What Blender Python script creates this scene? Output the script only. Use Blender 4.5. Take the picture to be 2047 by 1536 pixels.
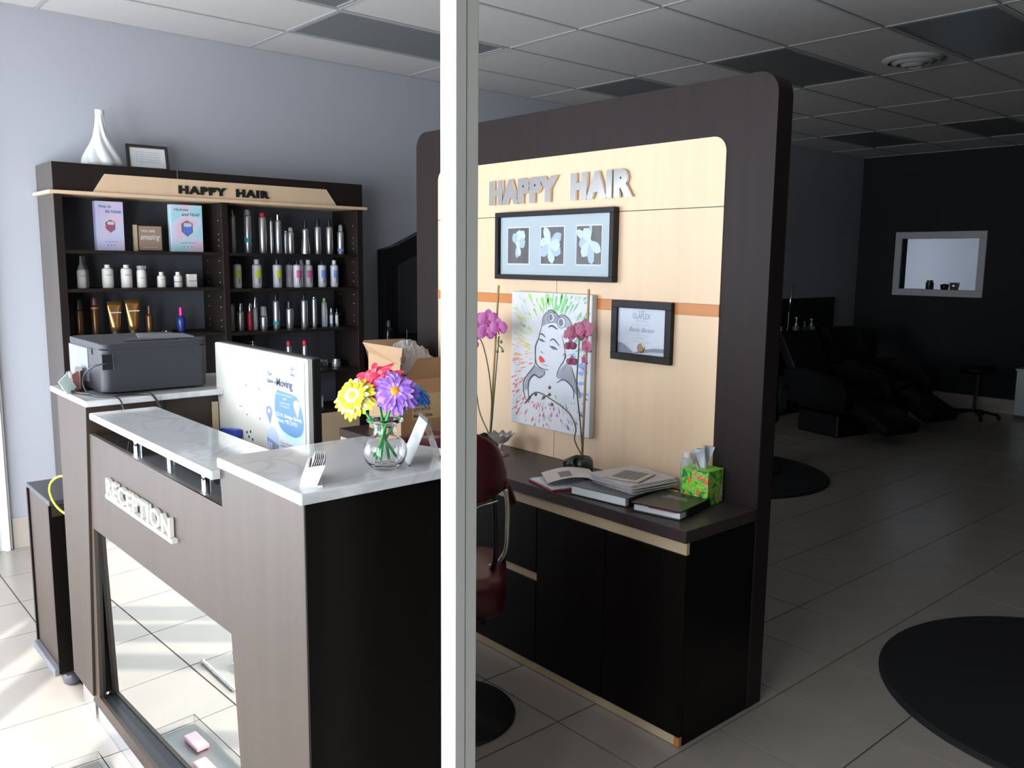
import bpy, bmesh, math, random
from mathutils import Vector, Matrix
random.seed(7)
C = bpy.context.scene.collection
for o in list(bpy.data.objects): bpy.data.objects.remove(o)
PI = math.pi
EYE = 1.655                      # eye height of the photographer
# ---------------------------------------------------------------- camera
cam = bpy.data.cameras.new('camera'); co = bpy.data.objects.new('camera', cam); C.objects.link(co)
cam.sensor_width = 36; cam.lens = 30.043; cam.clip_start = .02; cam.clip_end = 100
def look(yaw, pitch, roll):
    f = Vector((math.cos(yaw)*math.cos(pitch), math.sin(yaw)*math.cos(pitch), -math.sin(pitch)))
    r = f.cross(Vector((0, 0, 1))).normalized(); u = r.cross(f)
    c, s = math.cos(roll), math.sin(roll)
    r2 = r*c+u*s; u2 = u*c-r*s
    m = Matrix((r2, u2, -f)).transposed().to_4x4(); return m
co.matrix_world = Matrix.Translation((0, 0, EYE)) @ look(math.radians(48.7366), math.radians(8.1633), math.radians(.6054))
bpy.context.scene.camera = co
# ---------------------------------------------------------------- light
W = bpy.data.worlds.new('sky'); bpy.context.scene.world = W; W.use_nodes = True
bg = W.node_tree.nodes['Background']; bg.inputs[0].default_value = (.86, .93, 1, 1); bg.inputs[1].default_value = 12.6
sun = bpy.data.lights.new('sun', 'SUN'); sun.energy = 7; sun.angle = math.radians(.9); sun.color = (1, .95, .88)
so = bpy.data.objects.new('sun', sun); C.objects.link(so)
az, el = math.radians(46.5), math.radians(42.5)
so.rotation_euler = Vector((math.cos(az)*math.cos(el), math.sin(az)*math.cos(el), -math.sin(el))).to_track_quat('-Z', 'Y').to_euler()
WX = -.9                        # storefront plane
WIN = [(.20, .50), (.58, 1.10), (1.18, 1.86), (1.98, 2.20), (2.38, 2.50), (2.65, 3.95), (4.03, 5.33)]
for i, (a, b) in enumerate([(.2, 2.5), (2.65, 5.33)]):
    L = bpy.data.lights.new('window_portal', 'AREA'); L.shape = 'RECTANGLE'; L.size = b-a; L.size_y = 2.24
    L.cycles.is_portal = True
    p = bpy.data.objects.new('window_portal', L); C.objects.link(p)
    p.location = (WX-.06, (a+b)/2, 1.22)
    p.rotation_euler = (PI/2, 0, -PI/2)
vs = bpy.context.scene.view_settings
vs.view_transform = 'Standard'; vs.look = 'None'; vs.gamma = 1; vs.exposure = 0; vs.use_curve_mapping = False
# ---------------------------------------------------------------- materials
MATS = {}
def M(name, col, rough=.5, metal=0, **k):
    if name in MATS: return MATS[name]
    m = bpy.data.materials.new(name); m.use_nodes = True; nt = m.node_tree; b = nt.nodes['Principled BSDF']
    b.inputs['Base Color'].default_value = (*col, 1); b.inputs['Roughness'].default_value = rough; b.inputs['Metallic'].default_value = metal
    if 'spec' in k: b.inputs['Specular IOR Level'].default_value = k['spec']
    if 'trans' in k: b.inputs['Transmission Weight'].default_value = k['trans']; b.inputs['IOR'].default_value = k.get('ior', 1.45)
    if 'coat' in k: b.inputs['Coat Weight'].default_value = k['coat']; b.inputs['Coat Roughness'].default_value = .08
    if 'alpha' in k: b.inputs['Alpha'].default_value = k['alpha']
    tc = nt.nodes.new('ShaderNodeTexCoord')
    if 'var' in k:               # base colour variation by stretched noise: (amount, (sx,sy,sz))
        amt, sc = k['var']
        mp = nt.nodes.new('ShaderNodeMapping'); mp.inputs['Scale'].default_value = sc
        nz = nt.nodes.new('ShaderNodeTexNoise'); nz.inputs['Scale'].default_value = 1; nz.inputs['Detail'].default_value = 5
        cr = nt.nodes.new('ShaderNodeMix'); cr.data_type = 'RGBA'
        cr.inputs[6].default_value = (*[c*(1-amt) for c in col], 1); cr.inputs[7].default_value = (*[min(1, c*(1+amt)) for c in col], 1)
        if 'to' in k: cr.inputs[7].default_value = (*k['to'], 1)
        nt.links.new(tc.outputs['Object'], mp.inputs[0]); nt.links.new(mp.outputs[0], nz.inputs[0])
        nt.links.new(nz.outputs[0], cr.inputs[0]); nt.links.new(cr.outputs[2], b.inputs['Base Color'])
    if 'bump' in k:
        st, s = k['bump']
        n2 = nt.nodes.new('ShaderNodeTexNoise'); n2.inputs['Scale'].default_value = s; n2.inputs['Detail'].default_value = 4
        bp = nt.nodes.new('ShaderNodeBump'); bp.inputs['Strength'].default_value = st; bp.inputs['Distance'].default_value = .002
        nt.links.new(tc.outputs['Object'], n2.inputs[0]); nt.links.new(n2.outputs[0], bp.inputs['Height']); nt.links.new(bp.outputs[0], b.inputs['Normal'])
    if 'emit' in k: b.inputs['Emission Color'].default_value = (*col, 1); b.inputs['Emission Strength'].default_value = k['emit']
    MATS[name] = m; return m
wood = M('dark wenge laminate', (.042, .027, .019), .42, var=(.35, (30, 30, 1.6)), spec=.42)
woodp = M('dark wenge partition laminate', (.020, .0135, .0135), .55, var=(.3, (30, 30, 1.6)), spec=.2)
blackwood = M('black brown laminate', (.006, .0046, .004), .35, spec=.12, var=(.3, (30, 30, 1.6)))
counter = M('dark counter laminate', (.045, .034, .034), .38, spec=.3, var=(.25, (1.5, 40, 30)))
maple = M('maple veneer', (.70, .505, .335), .45, var=(.07, (26, 26, 1.3)))
maple2 = M('maple veneer edge', (.55, .42, .27), .5, var=(.08, (26, 1.3, 26)))
orangewood = M('cherry strip', (.52, .19, .05), .45, var=(.12, (20, 2, 20)))
white = M('white plastic', (.72, .73, .74), .35)
offwhite = M('cream plastic', (.60, .585, .53), .4)
postw = M('cream painted aluminium', (.60, .59, .54), .38)
black = M('black plastic', (.012, .012, .013), .35)
gloss = M('gloss black acrylic', (.008, .008, .012), .06, coat=.6)
wallm = M('blue grey wall paint', (.43, .44, .485), .8, bump=(.15, 140))
wallf = M('charcoal wall paint', (.014, .017, .021), .85, bump=(.15, 140))
basem = M('beige base tile', (.50, .44, .38), .3, var=(.1, (3, 3, 3)))
ceilm = M('acoustic tile', (.55, .525, .51), .9, var=(.05, (60, 60, 60)), bump=(.5, 220))
teem = M('ceiling tee', (.42, .41, .40), .5)
lens = M('unlit fixture diffuser', (.15, .155, .155), .3, bump=(.4, 120))
tilem = M('beige floor tile', (.335, .300, .266), .24, var=(.10, (5, 5, 5)), bump=(.12, 30))
grout = M('brown grout', (.085, .055, .048), .8)
mirror = M('mirror glass', (.68, .72, .70), .015, 1.0)
chrome = M('polished chrome', (.80, .80, .80), .10, 1.0)
steel = M('brushed steel', (.62, .62, .62), .28, 1.0)
silver = M('silver can', (.62, .62, .64), .32, .85)
silverd = M('dull silver can', (.40, .40, .42), .4, .7)
red = M('red lacquer', (.55, .03, .06), .25)
darkred = M('burgundy vinyl', (.085, .010, .014), .34, var=(.25, (6, 6, 6)), spec=.45)
cardm = M('brown cardboard', (.50, .32, .19), .8, var=(.08, (4, 4, 30)))
glass = M('clear glass', (1, 1, 1), .01, 0, trans=1, ior=1.45)
acryl = M('clear acrylic', (.94, .97, .98), .03, 0, trans=1, ior=1.3)
paper = M('white paper', (.84, .86, .88), .7)
greym = M('charcoal printer plastic', (.036, .037, .044), .5, spec=.3, bump=(.2, 300))
greyl = M('grey printer plastic', (.16, .17, .20), .45)
shelfback = M('grey shelf back', (.085, .088, .105), .75)
def col(name, c, r=.5, **k): return M(name, c, r, **k)
def marble():
    m = M('white marble', (.72, .72, .72), .09, coat=.4); nt = m.node_tree; b = nt.nodes['Principled BSDF']
    tc = nt.nodes.new('ShaderNodeTexCoord'); nz = nt.nodes.new('ShaderNodeTexNoise'); nz.inputs['Scale'].default_value = 3.2; nz.inputs['Detail'].default_value = 9; nz.inputs['Distortion'].default_value = 1.6
    r = nt.nodes.new('ShaderNodeValToRGB'); e = r.color_ramp.elements
    e[0].position = .30; e[0].color = (.62, .62, .63, 1); e[1].position = .70; e[1].color = (.64, .64, .65, 1)
    a = e.new(.46); a.color = (.66, .66, .665, 1); c = e.new(.50); c.color = (.57, .565, .575, 1); d = e.new(.54); d.color = (.67, .67, .67, 1)
    nt.links.new(tc.outputs['Object'], nz.inputs[0]); nt.links.new(nz.outputs[0], r.inputs[0]); nt.links.new(r.outputs[0], b.inputs['Base Color']); return m
marb = marble()
# ---------------------------------------------------------------- mesh helpers
def cushion(mb, x0, x1, y0, y1, r, z0, z1, b, n=5, k=4):
    rings = []
    for i in range(2*k+2):
        a = PI/2*(i if i <= k else i-1)/k if False else None
    zs = [(z0+b*(1-math.cos(PI/2*i/k)), b*(1-math.sin(PI/2*i/k))) for i in range(k+1)]+[(z1-b*(1-math.cos(PI/2*i/k)), b*(1-math.sin(PI/2*i/k))) for i in range(k, -1, -1)]
    for z, ins in zs: rings.append([mb.v((x, y, z)) for x, y in rrect(x0+ins, x1-ins, y0+ins, y1-ins, max(.004, r-ins), n)])
    for A, B in zip(rings, rings[1:]):
        for i in range(len(A)): mb.bm.faces.new([A[i], A[(i+1) % len(A)], B[(i+1) % len(A)], B[i]])
    mb.bm.faces.new(rings[0][::-1]); mb.bm.faces.new(rings[-1]); return mb
def link(name, me, m, parent=None, smooth=False):
    o = bpy.data.objects.new(name, me); C.objects.link(o)
    if m is not None: me.materials.append(m)
    if smooth:
        for p in me.polygons: p.use_smooth = True
    if parent is not None: o.parent = parent
    return o
class MB:
    """collects shapes for ONE mesh object"""
    def __init__(s, off=(0, 0, 0)): s.bm = bmesh.new(); s.off = Vector(off)
    def v(s, p): return s.bm.verts.new(Vector(p)-s.off)
    def box(s, x0, x1, y0, y1, z0, z1):
        v = [s.v((x, y, z)) for z in (z0, z1) for y in (y0, y1) for x in (x0, x1)]
        for f in ((0, 2, 3, 1), (4, 5, 7, 6), (0, 1, 5, 4), (2, 6, 7, 3), (0, 4, 6, 2), (1, 3, 7, 5)): s.bm.faces.new([v[i] for i in f])
        return s
    def poly(s, pts):
        s.bm.faces.new([s.v(p) for p in pts]); return s
    def prism(s, pts, axis, a, b):
        """pts 2d polygon, extruded along axis from a to b. axis x: (y,z) y: (x,z) z: (x,y)"""
        def P(p, t): return {'x': (t, p[0], p[1]), 'y': (p[0], t, p[1]), 'z': (p[0], p[1], t)}[axis]
        A = [s.v(P(p, a)) for p in pts]; B = [s.v(P(p, b)) for p in pts]; n = len(pts)
        s.bm.faces.new(A); s.bm.faces.new(B[::-1])
        for i in range(n): s.bm.faces.new([A[i], B[i], B[(i+1) % n], A[(i+1) % n]])
        return s
    def lathe(s, prof, cx=0, cy=0, cz=0, n=20, sx=1, sy=1, twist=0):
        rings = []
        for r, z in prof:
            if r < 1e-5: rings.append([s.v((cx, cy, cz+z))])
            else: rings.append([s.v((cx+r*sx*math.cos(2*PI*i/n+twist*z), cy+r*sy*math.sin(2*PI*i/n+twist*z), cz+z)) for i in range(n)])
        for a, b in zip(rings, rings[1:]):
            for i in range(n):
                j = (i+1) % n
                if len(a) == 1 and len(b) == 1: continue
                if len(a) == 1: s.bm.faces.new([a[0], b[i], b[j]])
                elif len(b) == 1: s.bm.faces.new([a[i], a[j], b[0]])
                else: s.bm.faces.new([a[i], a[j], b[j], b[i]])
        return s
    def tube(s, pts, r, n=8):
        pts = [Vector(p) for p in pts]; rings = []; up = None
        for i, p in enumerate(pts):
            d = (pts[min(i+1, len(pts)-1)]-pts[max(i-1, 0)]).normalized()
            if up is None: up = Vector((0, 0, 1)) if abs(d.z) < .9 else Vector((1, 0, 0))
            a = d.cross(up).normalized(); b = a.cross(d).normalized(); up = b
            rr = r[i] if isinstance(r, (list, tuple)) else r
            rings.append([s.v(p+a*rr*math.cos(2*PI*k/n)+b*rr*math.sin(2*PI*k/n)) for k in range(n)])
        for a, b in zip(rings, rings[1:]):
            for k in range(n): s.bm.faces.new([a[k], a[(k+1) % n], b[(k+1) % n], b[k]])
        s.bm.faces.new(rings[0][::-1]); s.bm.faces.new(rings[-1]); return s
    def ribbon(s, pts, w, y=0):
        """flat stroke in local x,z plane at depth y"""
        pts = [Vector((p[0], 0, p[1])) for p in pts]; L = []; R = []
        for i, p in enumerate(pts):
            d = (pts[min(i+1, len(pts)-1)]-pts[max(i-1, 0)]).normalized(); nrm = Vector((-d.z, 0, d.x))
            t = i/(len(pts)-1); ww = w*(.35+.65*math.sin(PI*min(1, max(0, t)))) if len(pts) > 2 else w
            L.append(s.v((p+nrm*ww/2+Vector((0, y, 0)))+s.off)); R.append(s.v((p-nrm*ww/2+Vector((0, y, 0)))+s.off))
        for i in range(len(pts)-1): s.bm.faces.new([L[i], L[i+1], R[i+1], R[i]])
        return s
    def flat(s, pts, y=0):
        s.bm.faces.new([s.bm.verts.new((p[0], y, p[1])) for p in pts]); return s
    def build(s, name, m, parent=None, smooth=False, bevel=0, seg=2, autosmooth=None):
        if bevel:
            bmesh.ops.bevel(s.bm, geom=list(s.bm.edges), offset=bevel, segments=seg, affect='EDGES', profile=.5)
        bmesh.ops.recalc_face_normals(s.bm, faces=s.bm.faces)
        me = bpy.data.meshes.new(name); s.bm.to_mesh(me); s.bm.free()
        o = link(name, me, m, parent, smooth)
        if autosmooth:
            try: me.set_sharp_from_angle(angle=math.radians(autosmooth))
            except Exception: pass
        return o
def arc(cx, cy, r, a0, a1, n=6): return [(cx+r*math.cos(math.radians(a0+(a1-a0)*i/n)), cy+r*math.sin(math.radians(a0+(a1-a0)*i/n))) for i in range(n+1)]
def rrect(x0, x1, y0, y1, r, n=5, corners=(1, 1, 1, 1)):   # bl, br, tr, tl
    P = []
    P += arc(x0+r, y0+r, r, 180, 270, n) if corners[0] else [(x0, y0)]
    P += arc(x1-r, y0+r, r, 270, 360, n) if corners[1] else [(x1, y0)]
    P += arc(x1-r, y1-r, r, 0, 90, n) if corners[2] else [(x1, y1)]
    P += arc(x0+r, y1-r, r, 90, 180, n) if corners[3] else [(x0, y1)]
    return P
def ell(cx, cy, rx, ry, n=20, rot=0):
    c, s = math.cos(rot), math.sin(rot)
    return [(cx+rx*math.cos(2*PI*i/n)*c-ry*math.sin(2*PI*i/n)*s, cy+rx*math.cos(2*PI*i/n)*s+ry*math.sin(2*PI*i/n)*c) for i in range(n)]
def spline(pts, k=5):
    P = [Vector(p) for p in pts]; out = []
    for i in range(len(P)-1):
        a = P[max(i-1, 0)]; b = P[i]; c = P[i+1]; d = P[min(i+2, len(P)-1)]
        for j in range(k):
            t = j/k; out.append(.5*((2*b)+(c-a)*t+(2*a-5*b+4*c-d)*t*t+(3*b-a-3*c+d)*t**3))
    out.append(P[-1]); return out
def tag(o, label, cat, group=None, kind=None):
    o['label'] = label; o['category'] = cat
    if group: o['group'] = group
    if kind: o['kind'] = kind
    return o
def thing(name, label, cat, loc=(0, 0, 0), rotz=0, group=None):
    o = bpy.data.objects.new(name, None); C.objects.link(o); o.empty_display_size = .05
    o.location = loc; o.rotation_euler = (0, 0, rotz); return tag(o, label, cat, group)
def struct(o): o['kind'] = 'structure'; return o
def S(name, mb, m, **k): return struct(mb.build(name, m, None, **k))
def text_bm(body, w=None, h=None, depth=0, bold=0, shear=0, align='LEFT', space=1):
    cu = bpy.data.curves.new('t', 'FONT'); cu.body = body; cu.size = 1; cu.offset = bold; cu.shear = shear; cu.space_character = space
    cu.resolution_u = 3; cu.align_x = align
    ob = bpy.data.objects.new('t', cu); C.objects.link(ob)
    bpy.context.view_layer.update()
    dg = bpy.context.evaluated_depsgraph_get(); me = bpy.data.meshes.new_from_object(ob.evaluated_get(dg))
    bm = bmesh.new(); bm.from_mesh(me); bpy.data.objects.remove(ob); bpy.data.curves.remove(cu); bpy.data.meshes.remove(me)
    xs = [v.co.x for v in bm.verts]; ys = [v.co.y for v in bm.verts]
    x0, x1, y0, y1 = min(xs), max(xs), min(ys), max(ys)
    sx = w/(x1-x0) if w else h/(y1-y0); sy = h/(y1-y0) if h else sx
    for v in bm.verts: v.co = Vector(((v.co.x-x0)*sx, 0, (v.co.y-y0)*sy))
    bmesh.ops.remove_doubles(bm, verts=bm.verts, dist=1e-6)
    if depth:
        r = bmesh.ops.extrude_face_region(bm, geom=list(bm.faces)); vv = [e for e in r['geom'] if isinstance(e, bmesh.types.BMVert)]
        bmesh.ops.translate(bm, verts=vv, vec=(0, -depth, 0)); bmesh.ops.recalc_face_normals(bm, faces=bm.faces)
    return bm
def print_text(parent, body, x, z, w=None, h=None, m=None, y=-.0006, name='lettering', rot=0, **k):
    """flat lettering facing local -y, lower left corner at x,z"""
    bm = text_bm(body, w, h, **k)
    mt = Matrix.Translation((x, y, z)) @ Matrix.Rotation(-rot, 4, 'Y')
    bm.transform(mt); me = bpy.data.meshes.new(name); bm.to_mesh(me); bm.free(); return link(name, me, m, parent)
def letters(parent, body, x, z, w, h, depth, m, y=0, name='sign_letter', bold=.03, space=1):
    bm = text_bm(body, w, h, depth, bold, space=space)
    seen = set(); isl = []
    for v in bm.verts:
        if v in seen: continue
        st = [v]; seen.add(v); g = []
        while st:
            a = st.pop(); g.append(a)
            for e in a.link_edges:
                b = e.other_vert(a)
                if b not in seen: seen.add(b); st.append(b)
        isl.append(g)
    isl.sort(key=lambda g: min(v.co.x for v in g))
    for g in isl:
        idx = {v: i for i, v in enumerate(g)}; fs = {f for v in g for f in v.link_faces}
        me = bpy.data.meshes.new(name); me.from_pydata([(v.co.x+x, v.co.y+y, v.co.z+z) for v in g], [], [[idx[v] for v in f.verts] for f in fs]); me.update()
        link(name, me, m, parent)
    bm.free()
def inview(p, margin=1.03):
    q = co.matrix_world.inverted() @ Vector(p)
    if q.z > -.05: return False
    return abs(q.x/-q.z) < margin*.5992+.02 and abs(q.y/-q.z) < margin*.4496+.02
# ================================================================ SETTING
XF, YL, YR, ZC = 10.6, 5.405, -2.5, 2.985
floor = S('floor', MB().box(WX-.3, XF+.2, YR-.2, YL+.2, -.12, -.006), grout)
TP = .4096; tb = MB().box(.003, TP-.003, .003, TP-.003, -.008, 0); tme = tb.build('t', tilem)
tile_me = tme.data; bpy.data.objects.remove(tme)
cells = []
for i in range(-6, 22):
    for j in range(-11, 10):
        x, y = 2.047+TP*i, 1.652+TP*j
        if x+TP < WX+.02 or x > XF or y+TP < YR or y > YL: continue
        vis = any(inview((x+a*TP, y+b*TP, 0)) for a in (0, .5, 1) for b in (0, .5, 1))
        cells.append((not vis, math.hypot(x+.2, y+.2), x, y))
cells.sort()
far = MB()
for k, (nv, d, x, y) in enumerate(cells):
    clip = y+TP > YL or x+TP > XF or y < YR or x < WX
    if k < 290:
        if clip: o = MB().box(max(x, WX)+.003, min(x+TP, XF)-.003, max(y, YR)+.003, min(y+TP, YL)-.003, -.008, 0).build('floor_tile', tilem, floor)
        else: o = link('floor_tile', tile_me, None, floor); o.location = (x, y, 0)
    else: far.box(max(x, WX)+.003, min(x+TP, XF)-.003, max(y, YR)+.003, min(y+TP, YL)-.003, -.008, 0)
far.build('floor_tile', tilem, floor)['kind'] = 'stuff'
S('wall_left', MB().box(WX-.2, XF+.2, YL, YL+.15, 0, ZC+.2), wallm)
S('wall_right', MB().box(WX-.2, XF+.2, YR-.15, YR, 0, ZC+.2), wallf)
wf = MB(); OY0, OY1, OZ0, OZ1 = 3.955, 4.835, 1.37, 1.985
wf.box(XF, XF+.12, YR, OY0, 0, ZC+.2).box(XF, XF+.12, OY1, YL, 0, ZC+.2).box(XF, XF+.12, OY0, OY1, 0, OZ0).box(XF, XF+.12, OY0, OY1, OZ1, ZC+.2)
S('wall_far', wf, wallf)
# storefront wall with its openings
fr = MB(); ys = [YR]+[v for w in WIN for v in w]+[YL]
for a, b in zip(ys[::2], ys[1::2]): fr.box(WX-.07, WX, a, b, 0, ZC)
fr.box(WX-.07, WX, YR, YL, 0, .10).box(WX-.07, WX, YR, YL, 2.34, ZC+.2)
fr.box(WX-.05, WX-.02, 2.62, 3.2, 1.83, 2.35)  # added unseen blocker across the upper window, shapes the sun patches on the floor
S('wall_front', fr, wallf)
# room behind the serving window in the far wall
rb = MB().box(XF+2.2, XF+2.3, 2.6, 6.2, .9, 2.5).box(XF+.12, XF+2.3, 2.5, 2.6, .9, 2.5).box(XF+.12, XF+2.3, 6.2, 6.3, .9, 2.5).box(XF+.12, XF+2.3, 2.5, 6.3, .8, .9).box(XF+.12, XF+2.3, 2.5, 6.3, 2.5, 2.6)
S('wall_back_room', rb, M('back room paint', (.30, .32, .36), .8))
bl = bpy.data.lights.new('back_room_lamp', 'AREA'); bl.size = .6; bl.energy = .55; bl.color = (.85, .9, 1)
bo = bpy.data.objects.new('back_room_lamp', bl); C.objects.link(bo); bo.location = (XF+.7, 3.4, 2.45)
win = struct(thing('window_1', '', '', (0, 0, 0))); del win['label']; del win['category']
wm = M('grey white window frame', (.55, .56, .57), .5)
def ring(x0, x1, a0, a1, b0, b1, t, name, m, par, bev=.004):
    MB().box(x0, x1, a0, a1, b1-t, b1).box(x0, x1, a0, a1, b0, b0+t).box(x0, x1, a0, a0+t, b0+t, b1-t).box(x0, x1, a1-t, a1, b0+t, b1-t).build(name, m, par, bevel=bev, seg=1)
ring(XF-.03, XF+.12, OY0-.085, OY1+.085, OZ0-.075, OZ1+.075, .08, 'window_frame', wm, win)
MB().box(XF+.118, XF+.125, OY0-.02, OY1+.02, OZ0-.02, OZ1+.02).build('pane', M('thin pane', (1, 1, 1), 0, trans=1, ior=1.02), win)
MB().box(XF-.05, XF, YR, YL, 0, .16).build('baseboard_far', basem)['kind'] = 'structure'
bb = struct(thing('baseboard_left', '', '')); del bb['label']; del bb['category']
k = .965
while k < XF:
    MB().box(k+.002, min(k+TP, XF)-.002, YL-.012, YL, 0, .178).build('base_tile', basem, bb); k += TP
tr = MB()
for a, b, d in ((.70, .958, .02), (.74, .765, .035), (.80, .825, .035), (.86, .885, .035), (.92, .945, .035)): tr.box(a, b, YL-d, YL, 0, ZC-.01)
S('trim_1', tr, M('white casing paint', (.80, .80, .78), .5), bevel=.002, seg=1)
# ceiling
GX0, GY0, TX, TY = 2.475, 4.873, 1.218, .6085
ceil = S('ceiling', MB().box(WX-.3, XF+.2, YR-.2, YL+.2, ZC+.06, ZC+.2), ceilm)
LIGHTS = [(0, -1), (2, -1), (2, -3), (2, -5), (-1, -2), (5, -1), (5, -3), (-1, -4), (0, -6), (5, -5)]
fixt = []
for i in range(-3, 8):
    for j in range(-13, 1):
        x0, x1 = GX0+i*TX, GX0+(i+1)*TX; y0, y1 = GY0+j*TY, GY0+(j+1)*TY
        x0c, x1c, y0c, y1c = max(x0, WX), min(x1, XF), max(y0, YR), min(y1, YL)
        if x1c-x0c < .05 or y1c-y0c < .05: continue
        if (i, j) in LIGHTS: fixt.append((x0, x1, y0, y1)); continue
        MB().box(x0c+.012, x1c-.012, y0c+.012, y1c-.012, ZC+.004, ZC+.02).build('ceiling_tile', ceilm, ceil)
g = MB()
for i in range(-2, 8): g.box(GX0+i*TX-.008, GX0+i*TX+.008, YR, YL, ZC, ZC+.03)
for j in range(-12, 1): g.box(WX, XF, GY0+j*TY-.008, GY0+j*TY+.008, ZC-.0005, ZC+.03)
g.box(WX, XF, YL-.022, YL, ZC-.001, ZC+.03).box(XF-.022, XF, YR, YL, ZC-.001, ZC+.03)
g.build('ceiling_grid', teem, ceil)
flabel = ['first ceiling light panel inward of the left wall, above the product shelf', 'dark ceiling light panel above the left end of the partition', 'dark ceiling light panel just above the rounded corner of the partition',
          'dark ceiling light panel at the top right corner of the picture', 'ceiling light panel cut off by the top edge left of the post', 'small far ceiling light panel near the left wall at the back', 'far ceiling light panel at the right edge of the picture']
vis = []
for x0, x1, y0, y1 in fixt:
    n = len(vis)
    t = thing('ceiling_light', '', 'light fixture', ((x0+x1)/2, (y0+y1)/2, ZC), group='unlit ceiling light panels')
    key = (round((x0-GX0)/TX), round((y0-GY0)/TY))
    t['label'] = {(0, -1): flabel[0], (2, -1): flabel[1], (2, -3): flabel[2], (2, -5): flabel[3], (-1, -2): flabel[4], (5, -1): flabel[5], (5, -3): flabel[6],
                  (-1, -4): 'unlit ceiling light panel above the camera', (0, -6): 'unlit ceiling light panel over the right aisle', (5, -5): 'unlit far ceiling light panel beyond the right edge'}[key]
    vis.append(t); hx, hy = (x1-x0)/2-.013, (y1-y0)/2-.013
    MB().box(-hx, hx, -hy, -hy+.02, .001, .03).box(-hx, hx, hy-.02, hy, .001, .03).box(-hx, -hx+.02, -hy+.02, hy-.02, .001, .03).box(hx-.02, hx, -hy+.02, hy-.02, .001, .03).build('fixture_frame', M('fixture frame', (.32, .33, .33), .5), t)
    MB().box(-hx+.02, hx-.02, -hy+.02, hy-.02, .006, .02).build('diffuser', lens, t)
    MB().box(-hx+.01, hx-.01, -hy+.01, hy-.01, .03, .055).build('housing', teem, t)
t = thing('ceiling_vent', 'round stepped ceiling air vent in a tile at upper right', 'vent', (5.78, 2.66, ZC+.003))
for k, (r0, r1, z) in enumerate(((.19, .155, -.012), (.14, .105, -.026), (.09, .055, -.04))):
    MB().lathe([(r0, 0), (r0, z*.5), (r1, z-.012), (r1-.006, z-.012), (r0-.012, 0)], n=32).build('cone', M('vent metal', (.42, .42, .41), .5), t, smooth=True)
MB().lathe([(0, -.05), (.03, -.05), (.035, -.035), (0, -.03)], n=20).build('center_cap', M('vent metal', (.42, .42, .41), .5), t)
# freestanding door post
t = thing('door_post', 'cream painted metal post running floor to ceiling in the foreground', 'post', (.942, 1.230, 0))
MB().prism([(0, 0), (.024, 0), (.024, .046), (0, .046)], 'z', 0, ZC).build('front_channel', postw, t, bevel=.0012, seg=2)
MB().prism([(.0255, .001), (.052, .001), (.052, .046), (.0255, .046)], 'z', 0, ZC).build('rear_channel', postw, t, bevel=.0012, seg=2)
MB().box(.024, .0256, .004, .045, 0, ZC).build('gasket', M('gasket', (.06, .06, .055), .8), t)
# wall beyond which the salon darkens: partition
# ================================================================ PARTITION
t = thing('sign_partition', 'tall dark wood partition with rounded corners and maple face panels', 'partition', (2.65, 2.734, 0)); P = t.location
MB(P).prism(rrect(1.668, 3.800, 0, 2.310, .075, 7, (0, 0, 1, 1)), 'x', 2.65, 2.742).build('partition_body', woodp, t, bevel=.002, seg=1)
def panel(y0, y1, z0, z1, tr_=0, tl=0, m=maple, x=2.646, name='maple_panel', r=.055):
    # polygon in (y,z); y grows to the left of the picture
    MB(P).prism(rrect(y0, y1, z0, z1, r if (tr_ or tl) else .01, 6, (0, 0, tl, tr_)), 'x', x, 2.6505).build(name, m, t)
panel(1.866, 3.604, 1.8615, 2.110, 1, 1)
panel(1.866, 2.7225, 1.505, 1.8585); panel(2.7255, 3.604, 1.505, 1.8585)
panel(1.866, 2.7225, .776, 1.460); panel(2.7255, 3.604, .776, 1.460)
panel(1.866, 3.604, 1.461, 1.504, m=orangewood, x=2.644, name='cherry_strip')
t = thing('partition_sign', 'polished chrome HAPPY HAIR letters mounted across the maple partition', 'sign', (2.644, 3.174, 1.915), -PI/2)
letters(t, 'HAPPY  HAIR', 0, 0, .886, .112, .014, M('satin chrome', (.62, .60, .58), .16, 1.0), y=-.002, bold=.07, space=1.14)
# credenza
t = thing('credenza', 'long black credenza with maple trim strips standing against the partition', 'cabinet', (2.44, 2.8, 0)); P = t.location
Y0, Y1 = 1.670, 3.93
MB(P).box(2.262, 2.648, Y0, Y1, .002, .70).build('cabinet_body', blackwood, t)
MB(P).box(2.237, 2.643, Y0-.002, Y1, .732, .775).build('countertop', counter, t, bevel=.002, seg=2)
MB(P).box(2.262, 2.645, Y0, Y1, .70, .732).build('top_rail', blackwood, t)
MB(P).box(2.246, 2.262, Y0, Y1, .690, .7315).build('maple_rail', maple2, t)
MB(P).box(2.246, 2.261, Y0+.022, Y1, .003, .036).build('maple_base', maple2, t)
MB(P).box(2.246, 2.261, Y0, Y0+.021, .003, .036).build('base_end_block', orangewood, t)
for a, b in ((Y0+.0, 2.032), (2.036, 2.396)): MB(P).box(2.243, 2.261, a+.0, b, .038, .688).build('cabinet_door', blackwood, t, bevel=.0015, seg=1)
for z0, z1 in ((.038, .384), (.420, .688)):
    for a, b in ((2.400, 2.90), (2.904, 3.40), (3.404, Y1)): MB(P).box(2.243, 2.261, a, b, z0, z1).build('drawer_front', blackwood, t, bevel=.0015, seg=1)
MB(P).box(2.250, 2.262, 2.398, Y1, .385, .419).build('maple_drawer_rail', maple2, t)
# ================================================================ RECEPTION DESK
t = thing('reception_desk', 'dark wood reception desk with white marble tops and mirrored front', 'reception desk', (.9, 2.4, 0)); P = t.location; desk = t
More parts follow.
